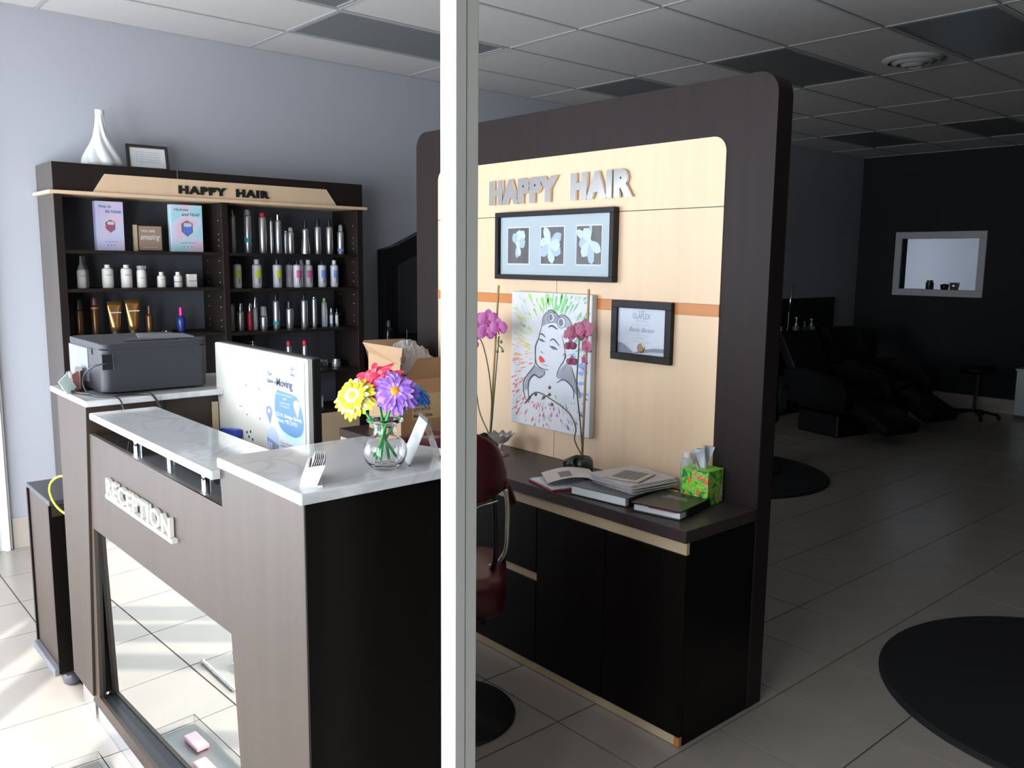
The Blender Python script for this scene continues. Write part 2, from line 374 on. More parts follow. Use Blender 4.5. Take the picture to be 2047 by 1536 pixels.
# tapered end blocks (narrower towards the floor)
def block(ya_t, ya_b, yb_t, yb_b, x0, x1, z0, z1, name, m=wood):
    mb = MB(P); v = []
    for z, a, b in ((z0, ya_b, yb_b), (z1, ya_t, yb_t)):
        for x, y in ((x0, a), (x1, a), (x1, b), (x0, b)): v.append(mb.v((x, y, z)))
    for f in ((3, 2, 1, 0), (4, 5, 6, 7), (0, 1, 5, 4), (1, 2, 6, 5), (2, 3, 7, 6), (3, 0, 4, 7)): mb.bm.faces.new([v[i] for i in f])
    return mb.build(name, m, t, bevel=.0012, seg=1)
block(1.468, 1.472, 1.872, 1.785, .755, 1.13, .10, 1.192, 'right_pedestal')
MB(P).box(.757, 1.128, 1.4655, 1.4682, .104, 1.190).build('shaded_end_panel', blackwood, t)  # darker skin over the desk laminate, shade of the end face put into colour
front_root = t
t = thing('return_counter', 'dark wood side counter with marble top that carries the printer', 'counter', (1.05, 3.12, 0)); P = t.location
block(2.937, 3.066, 3.285, 3.306, .755, 1.00, .132, 1.179, 'left_pedestal')
MB(P).box(1.0, 1.35, 2.96, 3.29, .10, 1.179).build('return_cabinet', wood, t)
MB(P).box(1.175, 1.195, 2.95, 2.9595, .82, 1.15).build('maple_edging', maple2, t)
MB(P).box(.746, 1.365, 2.905, 3.345, 1.180, 1.2005).build('marble_top', marb, t, bevel=.004, seg=3)
MB(P).box(.784, .80, 3.157, 3.31, .002, .131).build('kick_plate', M('satin kick metal', (.66, .68, .72), .18, .9), t)
MB(P).box(1.0, 1.33, 2.98, 3.27, .002, .099).build('plinth', blackwood, t)
t = front_root; P = t.location
# reception front: frame around the mirror opening
fp = MB(P); xa, xb = .764, .776
fp.prism([(1.79, .783), (2.965, .765), (2.958, 1.085), (1.80, 1.088)], 'x', xa, xb)
fp.prism([(2.965, .765), (3.015, .145), (3.060, .145), (2.958, 1.085)], 'x', xa, xb)
fp.prism([(1.77, .10), (3.10, .10), (3.075, .145), (1.77, .145)], 'x', xa, xb)
fp.build('front_panel', wood, t)
MB(P).poly([(.7965, 3.045, .10), (.8188, 1.76, .10), (.8017, 1.76, .81), (.7784, 3.045, .81)]).poly([(.800, 3.045, .10), (.800, 3.045, .09), (.822, 1.76, .09), (.822, 1.76, .10)]).build('front_mirror', mirror, t)
MB(P).prism([(2.966, .765), (3.016, .14), (3.030, .14), (2.98, .765)], 'x', xb, .785).build('mirror_jamb', black, t)
MB(P).box(.7762, .806, 1.79, 3.03, .122, .142).build('mirror_sill', black, t)
MB(P).box(.786, .81, 1.5, 3.13, .002, .10).build('kick_plate', M('satin kick metal', (.66, .68, .72), .18, .9), t)
MB(P).box(.778, .98, 1.87, 2.955, 1.070, 1.084).build('glass_ledge', gloss, t, bevel=.001, seg=1)
MB(P).box(.764, .778, 1.87, 2.957, 1.0845, 1.0875).build('ledge_lip', M('lip', (.10, .085, .075), .3), t)
for y in (2.66, 2.13): MB(P).lathe([(0, 0), (.0115, 0), (.0115, .070), (0, .070)], .823, y, 1.084, 18).build('shelf_post', chrome, t, smooth=False)
for y in (2.66, 2.13): MB(P).lathe([(0, 0), (.0115, 0), (.0115, .070), (0, .070)], .92, y, 1.084, 18).build('shelf_post', chrome, t, smooth=False)
MB(P).box(.735, .941, 1.872, 2.828, 1.154, 1.1755).build('marble_top', marb, t, bevel=.004, seg=3)
MB(P).prism([(.733, 1.436), (1.14, 1.436), (1.178, 1.46), (1.186, 1.53), (1.183, 1.603), (1.115, 1.836), (.733, 1.832)], 'z', 1.1925, 1.2155).build('marble_top', marb, t, bevel=.004, seg=3)
t = thing('work_table', 'low black work surface inside the reception desk under the monitor', 'table', (1.2, 2.38, 0)); P = t.location
MB(P).box(1.145, 1.40, 1.86, 2.945, .730, .755).build('work_surface', blackwood, t)
for y in (1.86, 2.925): MB(P).box(1.16, 1.38, y, y+.02, .002, .73).build('table_side', blackwood, t)
t = front_root; P = t.location
for a, b in ((1.79, 1.83), (1.55, 1.59)): MB(P).box(.747, .756, a, b, 1.186, 1.1925).build('top_clip', M('clip', (.6, .55, .55), .4), t)
MB(P).box(.748, .764, 2.185, 2.752, .919, .930).build('sign_rail', offwhite, t)
s2 = bpy.data.objects.new('sign_holder', None)
bpy.data.objects.remove(s2)
sg = text_bm('RECEPTION', .548, .052, .011, .02, space=1.12); sg.transform(Matrix.Translation((0, -.002, 0)))
sg.transform(Matrix.Translation((.764, 2.752, .930)) @ Matrix.Rotation(-PI/2, 4, 'Z')); sg.transform(Matrix.Translation(-P))
seen = set(); isl = []
for v in sg.verts:
    if v in seen: continue
    st = [v]; seen.add(v); gg = []
    while st:
        a = st.pop(); gg.append(a)
        for e in a.link_edges:
            b = e.other_vert(a)
            if b not in seen: seen.add(b); st.append(b)
    isl.append(gg)
isl.sort(key=lambda q: -max(v.co.y for v in q))
for gg in isl:
    idx = {v: i for i, v in enumerate(gg)}; fs = {f for v in gg for f in v.link_faces}
    me = bpy.data.meshes.new('sign_letter'); me.from_pydata([tuple(v.co) for v in gg], [], [[idx[v] for v in f.verts] for f in fs]); link('sign_letter', me, offwhite, desk)
sg.free()
# ================================================================ MOBILE CABINET
t = thing('mobile_cabinet', 'low dark cabinet on casters tucked behind the left end of the desk', 'cabinet', (.92, 3.63, 0)); P = t.location
MB(P).box(.745, 1.10, 3.452, 3.802, .062, .735).build('cabinet_body', wood, t, bevel=.002, seg=1)
MB(P).box(.740, 1.105, 3.447, 3.808, .735, .753).build('cabinet_top', M('dark slate top', (.05, .05, .06), .4), t, bevel=.002, seg=1)
MB(P).box(.738, .745, 3.788, 3.806, .07, .733).box(.738, .745, 3.450, 3.460, .07, .733).build('edge_strip', blackwood, t)
MB(P).box(.722, .745, 3.452, 3.79, .062, .092).build('bumper_rail', M('grey rail', (.12, .12, .14), .35), t, bevel=.003, seg=2)
MB(P).box(.7452, 1.09, 3.449, 3.452, .07, .69).build('door_panel', blackwood, t)
for x, y in ((.79, 3.49), (.79, 3.76), (1.05, 3.49), (1.05, 3.76)):
    c = MB(P).lathe([(0, 0), (.018, .002), (.031, .012), (.034, .028), (.03, .045), (.02, .058), (0, .062)], x, y, 0, 18).build('caster', M('caster plastic', (.07, .07, .085), .3), t, smooth=True)
MB().tube(spline([(.80, 3.34, .83), (.765, 3.42, .825), (.74, 3.50, .80), (.745, 3.50, .765), (.80, 3.45, .766), (.9, 3.40, .77)]), .005, 8)
cb = MB().tube(spline([(.775, 3.318, .872), (.756, 3.36, .862), (.742, 3.40, .835), (.738, 3.412, .800), (.745, 3.395, .762), (.757, 3.36, .738), (.772, 3.318, .725)]), .0042, 8).build('yellow_cable', M('yellow cable', (.75, .72, .03), .4), None, smooth=True)
tag(cb, 'bright yellow cable looping out beside the left end of the desk', 'cable')
# ================================================================ DISPLAY SHELF
t = thing('display_shelf', 'tall dark product display shelf with maple header against the left wall', 'shelving unit', (2.15, 5.23, 0)); P = t.location
YB = 5.398; YF = 5.06
dsh = M('dark shelf laminate', (.016, .0115, .010), .5, spec=.2, var=(.3, (30, 30, 1.6)))
shs = M('lit shelf side laminate', (.085, .072, .066), .5, var=(.25, (30, 30, 1.6)))  # lighter copy of the shelf laminate, window light on the side put into colour
for a, b, n in ((1.208, 1.248, 'side_panel'), (3.045, 3.088, 'side_panel'), (2.115, 2.152, 'divider_panel')): MB(P).box(a, b, YF, YB, 0, 1.986).build(n, dsh, t, bevel=.001, seg=1)
MB(P).box(1.206, 1.208, YF, YB, 0, 1.985).box(1.206, 1.208, YF, YB, 2.005, 2.152).build('lit_side_skin', shs, t)
MB(P).box(1.248, 3.045, YB-.012, YB, 0, 1.986).build('back_panel', shelfback, t)
for z in (1.691, 1.482, 1.212): MB(P).box(1.249, 2.114, YF+.004, YB-.012, z-.018, z).build('shelf', dsh, t)
for z in (1.689, 1.471, 1.203, .925, .655): MB(P).box(2.153, 3.044, YF+.004, YB-.012, z-.018, z).build('shelf', dsh, t)
MB(P).box(1.249, 2.114, YF+.004, YB-.012, .90, .92).build('shelf', dsh, t)
MB(P).box(1.208, 3.088, YF, YB, 2.004, 2.152).build('header_box', dsh, t, bevel=.001, seg=1)
MB(P).box(1.183, 3.112, YF-.024, YB, 1.986, 2.004).build('maple_ledge', maple, t, bevel=.001, seg=1)
MB(P).prism([(1.402, 2.0045), (2.889, 2.0045), (2.815, 2.104), (1.466, 2.104)], 'y', YF-.008, YF-.0002).build('maple_header', maple, t)
MB(P).box(1.86, 1.864, YF-.0015, YF-.0002, 2.106, 2.151).build('joint_pin', steel, t)
letters(t, 'HAPPY  HAIR', 1.861-P[0], 2.022-P[2], .558, .047, .006, black, y=YF-.009-P[1], name='header_letter', bold=.065, space=1.2)
for a, b in ((2.154, 2.60), (2.604, 3.043)): MB(P).box(a, b, YF+.001, YF+.02, .06, .636).build('maple_door', maple2, t, bevel=.001, seg=1)
for a, b in ((1.25, 1.68), (1.684, 2.113)): MB(P).box(a, b, YF+.001, YF+.02, .06, .898).build('maple_door', maple2, t, bevel=.001, seg=1)
pm = MB(P)
for z in (1.88, 1.80, 1.765, 1.73, 1.64, 1.57, 1.51, 1.42, 1.36, 1.28, 1.24):
    for y in (5.115, 5.30):
        for x in (2.1149, 3.0449): pm.box(x-.0015, x, y-.0025, y+.0025, z-.0025, z+.0025)
pm.build('peg_hole', M('peg metal', (.55, .55, .52), .4), t)['kind'] = 'stuff'
# ---- bottles
def prof_body(kind, r, h):
    if kind == 'can': return [(0, 0), (r*.94, 0), (r, .004), (r, h-.012), (r*.86, h-.004), (r*.6, h), (0, h)]
    if kind == 'shampoo': return [(0, 0), (r*.90, 0), (r*.97, .006), (r, .02), (r*.97, h*.3), (r*.96, h*.6), (r, h-.02), (r*.98, h-.006), (r*.72, h), (0, h)]
    if kind == 'hour': return [(0, 0), (r, 0), (r*1.0, .01), (r*.82, h*.35), (r*.62, h*.66), (r*.60, h*.76), (r*.66, h*.88), (r*.66, h-.012), (r*.5, h-.004), (0, h)]
    if kind == 'jar': return [(0, 0), (r*.96, 0), (r, .004), (r, h-.002), (0, h)]
    if kind == 'neck': return [(0, 0), (r*.95, 0), (r, .005), (r, h*.86), (r*.86, h*.95), (r*.5, h), (0, h)]
    if kind == 'drop': return [(0, 0), (r*.8, 0), (r*.88, .01), (r*.86, h*.28), (r*1.0, h*.52), (r*.96, h*.76), (r*.55, h*.96), (r*.35, h), (0, h)]
def bottle(name, label, cat, x, y, z, r, h, hc, kind='can', body=silver, cap=black, rc=.7, band=None, group=None, capshape='cyl', text=None):
    t = thing(name, label, cat, (x, y, z), 0, group)
    MB().lathe(prof_body(kind, r, h), n=22).build('body', body, t, smooth=True, autosmooth=40)
    c = r*rc
    if capshape == 'cyl': pr = [(0, 0), (c, 0), (c, hc*.94), (c*.9, hc), (0, hc)]
    elif capshape == 'dome': pr = [(0, 0), (c, 0), (c, hc*.55), (c*.82, hc*.85), (c*.4, hc*.99), (0, hc)]
    elif capshape == 'nozzle': pr = [(0, 0), (c, 0), (c*.9, hc*.18), (c*.45, hc*.35), (c*.32, hc*.9), (0, hc)]
    elif capshape == 'pump': pr = [(0, 0), (c, 0), (c, hc*.3), (c*.35, hc*.36), (c*.35, hc*.8), (c*.8, hc*.82), (c*.8, hc), (0, hc)]
    MB().lathe(pr, 0, 0, h, 18).build('spray_cap' if capshape in ('nozzle', 'pump') else 'cap', cap, t, smooth=True, autosmooth=35)
    if capshape == 'pump': MB().box(-c*2.0, 0, -.004, .004, h+hc*.84, h+hc*.95).build('spout', cap, t)
    if band:
        m, b0, b1 = band; rr = r*1.012
        MB().lathe([(rr, h*b0), (rr, h*b1)], n=22).build('label_band', m, t, smooth=True)
    if text:
        MBt = print_text(t, text[0], -r*.62, h*text[1], w=r*1.25, m=col('label ink', (.12, .12, .13)), y=-r*1.02, name='label_lettering', bold=.01)
    return t
clear = M('clear plastic cap', (.75, .78, .80), .08, 0, trans=.7, ior=1.4)
teal = col('teal print', (.05, .35, .42)); lime = col('lime print', (.62, .66, .06)); pink = col('pink print', (.72, .14, .38)); palepink = col('pale pink print', (.66, .42, .56)); blue = col('blue print', (.22, .34, .78))
G1 = 'hair sprays on the top shelf of the right bay'
YSH = 5.2
R1 = [(2.241, .0175, .230, .036, 'can', silverd, chrome, .55, None, 'nozzle', 'matte silver spray can with needle nozzle, leftmost of the top right shelf'),
      (2.338, .0225, .235, .037, 'can', silver, clear, .8, (teal, .28, .40), 'dome', 'tall silver can with clear dome cap and teal band'),
      (2.438, .0235, .231, .026, 'can', silver, red, .75, None, 'dome', 'tall silver can with red spray head on the top shelf'),
      (2.497, .0100, .208, .027, 'can', silver, black, .8, None, 'cyl', 'very slim silver can standing just left of a chrome capped can'),
      (2.545, .0200, .212, .034, 'can', silver, chrome, .8, None, 'cyl', 'silver can with chrome cap right of the very slim can'),
      (2.596, .0120, .136, .010, 'can', silverd, clear, .8, None, 'cyl', 'slim dull can half hidden left of the shortest clear capped can'),
      (2.631, .0200, .143, .028, 'can', silver, clear, .75, None, 'dome', 'shorter silver can with clear dome cap mid top shelf'),
      (2.736, .0310, .167, .053, 'hour', silver, black, .36, None, 'cyl', 'hourglass shaped silver bottle with flared base and slim black cap'),
      (2.827, .0210, .183, .048, 'can', silver, black, .74, None, 'cyl', 'silver can with wide black cap right of the hourglass bottle'),
      (2.914, .0235, .184, .050, 'can', silver, black, .42, None, 'cyl', 'silver can with rounded shoulders and thin black cap near the right'),
      (2.999, .0230, .156, .044, 'can', silver, clear, .6, (blue, .12, .26), 'dome', 'silver can with blue emblem, rightmost on the top shelf')]
for x, r, h, hc, kind, bm_, cm, rc, band, cs, lab in R1: bottle('spray_can', lab, 'bottle', x, YSH, 1.690, r, h, hc, kind, bm_, cm, rc, band, G1, cs)
G2 = 'shampoo bottles on the second shelf of the right bay'
sw = M('pearl white bottle', (.66, .66, .70), .35)
R2 = [(2.261, .0265, black, .36, lime, 'white shampoo bottle with black cap and yellow green patch, leftmost of its shelf', 5.2),
      (2.391, .0300, white, .55, lime, 'large white shampoo bottle with white cap and yellow patch', 5.2),
      (2.531, .0285, black, .60, lime, 'white shampoo bottle with wide black cap and yellow patch', 5.2),
      (2.648, .0265, black, .4, palepink, 'white bottle with pale pink patch half hidden behind its neighbour', 5.262),
      (2.657, .0265, black, .4, pink, 'white bottle with black cap and small pink patch, overlapping one behind', 5.17),
      (2.735, .0265, clear, .45, palepink, 'white bottle standing at the back between the two pink ones', 5.262),
      (2.752, .0290, white, .55, pink, 'white shampoo bottle with white cap and bright pink patch', 5.2),
      (2.853, .0280, black, .36, blue, 'white bottle with black nozzle cap and blue patch', 5.2),
      (2.946, .0280, white, .5, blue, 'white bottle with white cap and blue patch at the shelf end', 5.2)]
for x, r, cm, rc, bc, lab, y in R2:
    tt = bottle('shampoo_bottle', lab, 'bottle', x, y, 1.472, r, .148, .031, 'shampoo', sw, cm, rc, None, G2)
    # soft patch on the front, follows the curve of the bottle
    pb = MB(); n = 8; rr = r*1.015; rows = []
    for zz in (.062, .082, .102, .112):
        a0, a1 = (-PI/2-.7, -PI/2+.9); rows.append([pb.v((rr*math.cos(a0+(a1-a0)*i/n), rr*math.sin(a0+(a1-a0)*i/n), zz)) for i in range(n+1)])
    for ra, rb_ in zip(rows, rows[1:]):
        for i in range(n): pb.bm.faces.new([ra[i], ra[i+1], rb_[i+1], rb_[i]])
    pb.build('label_patch', bc, tt, smooth=True)
    MB().box(-.0015, .0015, -rr-.001, -rr+.0008, .03, .062).build('label_mark', black, tt)
G3 = 'styling products on the third shelf of the right bay'
R3 = [(2.216, .0175, .165, .004, 'can', silverd, silverd, .9, None, 'cyl', 'plain dull grey tube, leftmost on the third right shelf'),
      (2.272, .0210, .122, .049, 'can', silver, chrome, .6, None, 'cyl', 'pearl bottle with chrome cap beside the red tube'),
      (2.335, .0150, .122, .049, 'can', red, chrome, .85, None, 'cyl', 'slim red tube with chrome cap'),
      (2.372, .0135, .145, .065, 'can', clear, chrome, .95, None, 'cyl', 'tall slim clear bottle with long chrome cap behind the red tube'),
      (2.428, .0230, .088, .060, 'can', silver, clear, .8, None, 'cyl', 'stubby silver bottle with tall clear cap'),
      (2.516, .0220, .186, .045, 'can', silver, black, .6, (teal, .15, .28), 'cyl', 'silver can with black cap and teal mark on the third shelf'),
      (2.610, .0235, .134, .042, 'can', silver, black, .95, None, 'cyl', 'short silver can with broad black cap'),
      (2.716, .0215, .186, .036, 'can', silver, black, .55, None, 'cyl', 'silver can with slim black cap right of the broad capped one'),
      (2.790, .0160, .194, .018, 'can', silver, chrome, .8, None, 'dome', 'slender all silver can with chrome top'),
      (2.865, .0190, .172, .020, 'neck', clear, col('green cap', (.16, .5, .04)), .55, None, 'cyl', 'clear bottle with bright green cap'),
      (2.917, .0110, .095, .029, 'neck', clear, chrome, .6, (paper, .2, .8), 'cyl', 'tiny vial with pale label, left of the pair at the shelf end'),
      (2.959, .0115, .092, .030, 'neck', clear, chrome, .4, (paper, .2, .8), 'nozzle', 'tiny vial with pale label, rightmost on the third shelf')]
for x, r, h, hc, kind, bm_, cm, rc, band, cs, lab in R3: bottle('styling_bottle', lab, 'bottle', x, YSH, 1.204, r, h, hc, kind, bm_, cm, rc, band, G3, cs)
G4 = 'products on the fourth shelf of the right bay'
bottle('styling_bottle', 'chrome topped bottle peeking over the left part of the white monitor', 'bottle', 2.259, YSH, .926, .0200, .179, .022, 'can', silver, chrome, .6, None, G4)
bottle('styling_bottle', 'bottle with silver spray head peeking over the middle of the white monitor', 'bottle', 2.349, YSH, .926, .0210, .181, .024, 'can', silver, silver, .5, None, G4, 'pump')
bottle('spray_can', 'silver can with red cap on the fourth shelf, left of two', 'bottle', 2.597, YSH, .926, .0185, .167, .032, 'can', silver, red, .9, None, G4, 'dome')
bottle('spray_can', 'silver can with red cap on the fourth shelf, right of two', 'bottle', 2.713, YSH, .926, .0185, .164, .034, 'can', silver, red, .9, None, G4, 'dome')
for x, r, h, hc, lab, y in ((2.828, .0225, .042, .015, 'mirror chrome jar, leftmost of the jars on the fourth shelf', 5.2), (2.874, .0190, .036, .015, 'small chrome jar between two larger jars', 5.22), (2.944, .032, .038, .016, 'wide frosted silver jar at the right end of the fourth shelf', 5.19), (2.992, .016, .031, .010, 'low glass jar half hidden behind the wide silver jar', 5.27)):
    bottle('cream_jar', lab, 'jar', x, y, .926, r, h, hc, 'jar', chrome if 'chrome' in lab else silver, silver, .8, None, G4)
tt = thing('potted_plant', 'tiny potted plant on the bottom right shelf', 'plant', (2.777, 5.2, .7325))
MB().lathe([(0, 0), (.012, 0), (.017, .035), (.015, .035), (.013, .03), (0, .03)], n=14).build('pot', M('stone pot', (.35, .34, .32), .7), tt, smooth=True)
pl = MB()
for k in range(9):
    a = k*.7; d = Vector((math.cos(a), math.sin(a), 0)); b = Vector((0, 0, .032)); tip = b+d*.014+Vector((0, 0, .026)); s = d.cross(Vector((0, 0, 1)))*.004; m_ = (b+tip)/2
    pl.poly([b, m_+s, tip, m_-s])
pl.build('leaves', M('leaf green', (.05, .11, .035), .5), tt)
tt = thing('gift_box', 'small pinkish grey box under the tiny potted plant', 'box', (2.797, 5.2, .656))
MB().box(-.032, .032, -.025, .025, 0, .060).build('box_body', M('rose grey card', (.42, .36, .36), .7), tt, bevel=.001, seg=1)
MB().box(-.033, .033, -.026, .026, .0605, .076).build('box_lid', M('rose grey lid', (.30, .26, .27), .7), tt, bevel=.001, seg=1)
# left bay, top shelf
def pastel(name, c0, c1, c2):
    m = bpy.data.materials.new(name); m.use_nodes = True; nt = m.node_tree; b = nt.nodes['Principled BSDF']; b.inputs['Roughness'].default_value = .45
    tc = nt.nodes.new('ShaderNodeTexCoord'); nz = nt.nodes.new('ShaderNodeTexNoise'); nz.inputs['Scale'].default_value = 7; nz.inputs['Detail'].default_value = 1
    r = nt.nodes.new('ShaderNodeValToRGB'); e = r.color_ramp.elements; e[0].position = .38; e[0].color = (*c0, 1); e[1].position = .62; e[1].color = (*c2, 1); a = e.new(.5); a.color = (*c1, 1)
    nt.links.new(tc.outputs['Object'], nz.inputs[0]); nt.links.new(nz.outputs[0], r.inputs[0]); nt.links.new(r.outputs[0], b.inputs['Base Color']); return m
pas1 = pastel('lilac pastel print', (.62, .52, .85), (.55, .60, .78), (.80, .52, .66)); pas2 = pastel('mint pink pastel print', (.42, .75, .84), (.66, .72, .88), (.88, .52, .66))
ink = col('navy ink', (.03, .06, .16))
def promo(name, label, loc, rot, w, h, d, m, l1, l2, jc):
    t = thing(name, label, 'box', loc, rot)
    MB().box(0, w, 0, d, 0, h).build('carton', m, t, bevel=.001, seg=1)
    print_text(t, l1, w*.10, h*.855, w=w*.46, h=h*.07, m=ink, shear=.35, bold=.008, y=-.0008); print_text(t, l2, w*.34, h*.765, w=w*.58, h=h*.07, m=ink, shear=.35, bold=.008, y=-.0008)
    cx, cz = w*.5, h*.5; rr = w*.20
    MB().flat([(cx-rr*.9, cz-rr*.5), (cx, cz-rr*1.3), (cx+rr*.9, cz-rr*.6), (cx+rr*.9, cz+rr*.8), (cx, cz+rr*1.25), (cx-rr*.9, cz+rr*.7)], -.0008).build('hexagon_print', M('hex shade', (.18, .18, .22), .4), t)
    MB().flat(rrect(cx-rr*.55, cx+rr*.75, cz-rr*.85, cz+rr*.85, rr*.3), -.0012).build('jar_print', jc, t)
    MB().flat(rrect(cx-rr*.55, cx+rr*.75, cz+rr*.25, cz+rr*.85, rr*.3), -.0016).build('jar_lid_print', col('print silver', (.6, .62, .66)), t)
    print_text(t, 'your hair deserves it', w*.28, h*.17, w=w*.48, m=ink, y=-.0008)
    for k in range(3): MB().flat(ell(w*(.38+.12*k), h*.11, .003, .003, 8), -.0008).build('dot_print', ink, t)
    return t
promo('promo_box', 'pastel lilac carton reading Pump Up the Volume with a hexagon picture', (1.437, 5.15, 1.692), 0, .145, .272, .06, pas1, 'Pump Up', 'the Volume', col('plum print', (.38, .08, .20)))
promo('promo_box', 'pale blue and pink carton reading Hydrate and Hold', (1.853, 5.17, 1.692), 0, .188, .275, .05, pas2, 'Hydrate', 'and Hold', col('royal print', (.10, .20, .72)))
tt = thing('quote_block', 'small dark framed wooden block sign reading YOU ARE amazing', 'sign', (1.645, 5.17, 1.692))
MB().box(.016, .156, 0, .035, 0, .149).build('frame', black, tt, bevel=.001, seg=1); MB().box(.022, .150, -.001, .0, .006, .143).build('board', M('tan wood board', (.36, .25, .18), .6, var=(.15, (3, 30, 60))), tt)
MB().box(-.002, .014, 0, .03, 0, .149).build('side_strip', maple2, tt)
print_text(tt, 'YOU ARE', .034, .108, w=.080, m=white, y=-.0016, bold=.02); print_text(tt, 'amazing', .030, .056, w=.112, h=.040, m=white, y=-.0016, shear=.4, bold=.01); print_text(tt, 'just the way you are', .042, .018, w=.085, m=white, y=-.0016)
# left bay, second shelf
G5 = 'white bottles on the second shelf of the left bay'
cream = M('cream white bottle', (.86, .82, .77), .45)
bottle('spray_bottle', 'white bottle with clear domed spray head, leftmost in the left bay', 'bottle', 1.355, 5.19, 1.483, .0235, .104, .078, 'can', cream, clear, .8, None, G5, 'nozzle', ('OLAPLEX', .62))
bottle('spray_bottle', 'greyish bottle half hidden behind the clear domed spray bottle', 'bottle', 1.392, 5.27, 1.483, .0215, .106, .076, 'can', M('grey bottle', (.45, .44, .42), .5), clear, .8, None, G5, 'nozzle')
bottle('hair_care_bottle', 'large white bottle with short cap, left of the matching pair', 'bottle', 1.495, 5.2, 1.483, .0300, .112, .018, 'can', cream, cream, .5, None, G5, 'cyl', ('OLAPLEX', .62))
bottle('hair_care_bottle', 'large white bottle with short cap, right of the matching pair', 'bottle', 1.597, 5.2, 1.483, .0300, .112, .018, 'can', cream, cream, .5, None, G5, 'cyl', ('OLAPLEX', .62))
bottle('hair_care_bottle', 'white bottle with full width clear top, middle of the white row', 'bottle', 1.681, 5.2, 1.483, .0265, .104, .022, 'can', cream, clear, .98, None, G5, 'cyl', ('OLAPLEX', .5))
bottle('hair_care_bottle', 'small white bottle, left of the two small ones', 'bottle', 1.794, 5.2, 1.483, .0240, .070, .019, 'can', cream, cream, .55, None, G5, 'cyl', ('OLAPLEX', .6))
bottle('hair_care_bottle', 'small white bottle with a dark line on its label', 'bottle', 1.891, 5.2, 1.483, .0235, .070, .019, 'can', cream, cream, .55, (black, .42, .47), G5)
tt = thing('product_carton', 'small white carton with a dark line at the end of the white row', 'box', (1.971, 5.2, 1.483), group=G5)
MB().box(-.026, .026, -.022, .022, 0, .076).build('carton', cream, tt, bevel=.001, seg=1); MB().box(-.0262, .0262, -.0225, -.0218, .034, .037).build('label_line', black, tt)
# left bay, third shelf
gold = M('gold plastic', (.50, .26, .09), .25, .75); dgold = M('dark gold plastic', (.14, .07, .03), .28, .6)
G6 = 'gold products on the third shelf of the left bay'
bottle('gold_bottle', 'dark bronze cylinder bottle with wide black cap, leftmost above the printer', 'bottle', 1.333, 5.2, 1.213, .0235, .150, .060, 'can', dgold, black, .97, None, G6)
bottle('gold_bottle', 'bronze cylinder bottle with chrome tipped dark cap', 'bottle', 1.416, 5.2, 1.213, .0205, .172, .050, 'can', dgold, M('brown cap', (.09, .04, .03), .3), .9, (col('coral print', (.6, .15, .10)), .88, .94), G6, 'dome')
def tube_bottle(label, x, w, h):
    t = thing('squeeze_tube', label, 'tube', (x, 5.2, 1.213), 0, G6)
    MB().lathe([(0, 0), (w*.30, 0), (w*.30, .024), (0, .024)], n=18).build('cap', M('dark brown cap', (.05, .03, .02), .3), t, smooth=False)
    mb = MB(); rings = []; n = 20
    for k in range(7):
        f = k/6; z = .024+(h-.024)*f; rx = w*(.33+.20*f); ry = w*.33*(1-f)+.002*f
        rings.append([mb.v((rx*math.cos(2*PI*i/n), ry*math.sin(2*PI*i/n), z)) for i in range(n)])
    for a, b in zip(rings, rings[1:]):
        for i in range(n): mb.bm.faces.new([a[i], a[(i+1) % n], b[(i+1) % n], b[i]])
    mb.bm.faces.new(rings[0][::-1]); mb.bm.faces.new(rings[-1]); mb.build('tube_body', gold, t, smooth=True)
    MB().box(-w*.40, w*.40, -w*.172, -w*.168, h*.66, h*.69).build('label_line', cream, t)
tube_bottle('gold squeeze tube standing on its cap, left and shorter of two', 1.522, .078, .190); tube_bottle('gold squeeze tube standing on its cap, right and taller of two', 1.622, .080, .200)
bottle('gold_bottle', 'small bronze pump bottle with slim brown spray top', 'bottle', 1.714, 5.2, 1.213, .0195, .112, .050, 'can', dgold, M('brown cap', (.09, .04, .03), .3), .45, None, G6)
tt = thing('label_strip', 'small black price holder lying on the third left shelf', 'label', (1.796, 5.16, 1.213)); MB().box(-.03, .03, -.008, .008, 0, .020).build('holder', black, tt, bevel=.001, seg=1); MB().box(-.012, -.002, -.0085, -.008, .005, .015).build('printed_mark', cream, tt)
bottle('spray_bottle', 'cobalt blue spray bottle with magenta pump', 'bottle', 1.899, 5.2, 1.213, .0265, .098, .050, 'drop', M('cobalt bottle', (.02, .04, .22), .3), col('magenta plastic', (.62, .02, .22), .35), .4, None, None, 'cyl')
# on top of the shelf
tt = thing('twisted_vase', 'tall white twisted ceramic vase on top of the display shelf', 'vase', (1.510, 5.235, 2.153))
mb = MB(); n = 60; rings = []
VP = [(.088, 0), (.098, .02), (.092, .05), (.075, .09), (.056, .13), (.040, .17), (.030, .21), (.024, .25), (.022, .28), (.025, .315), (.021, .315), (.018, .28), (0, .27)]
for k in range(len(VP)-1):
    for q in range(4):
        f = q/4; r = VP[k][0]*(1-f)+VP[k+1][0]*f; z = VP[k][1]*(1-f)+VP[k+1][1]*f
        amp = .24*r*(1 if z < .25 else max(0, 1-(z-.25)/.05)) if k < 9 else 0
        rings.append([mb.v((max(1e-4, (r+amp*abs(math.sin(3.5*(2*PI*i/n)+z*16))-amp*.5))*math.cos(2*PI*i/n), max(1e-4, (r+amp*abs(math.sin(3.5*(2*PI*i/n)+z*16))-amp*.5))*math.sin(2*PI*i/n), z)) for i in range(n)])
for a, b in zip(rings, rings[1:]):
    for i in range(n): mb.bm.faces.new([a[i], a[(i+1) % n], b[(i+1) % n], b[i]])
mb.bm.faces.new(rings[0][::-1]); mb.build('vase_body', M('white ceramic', (.78, .80, .80), .3), tt, smooth=True)
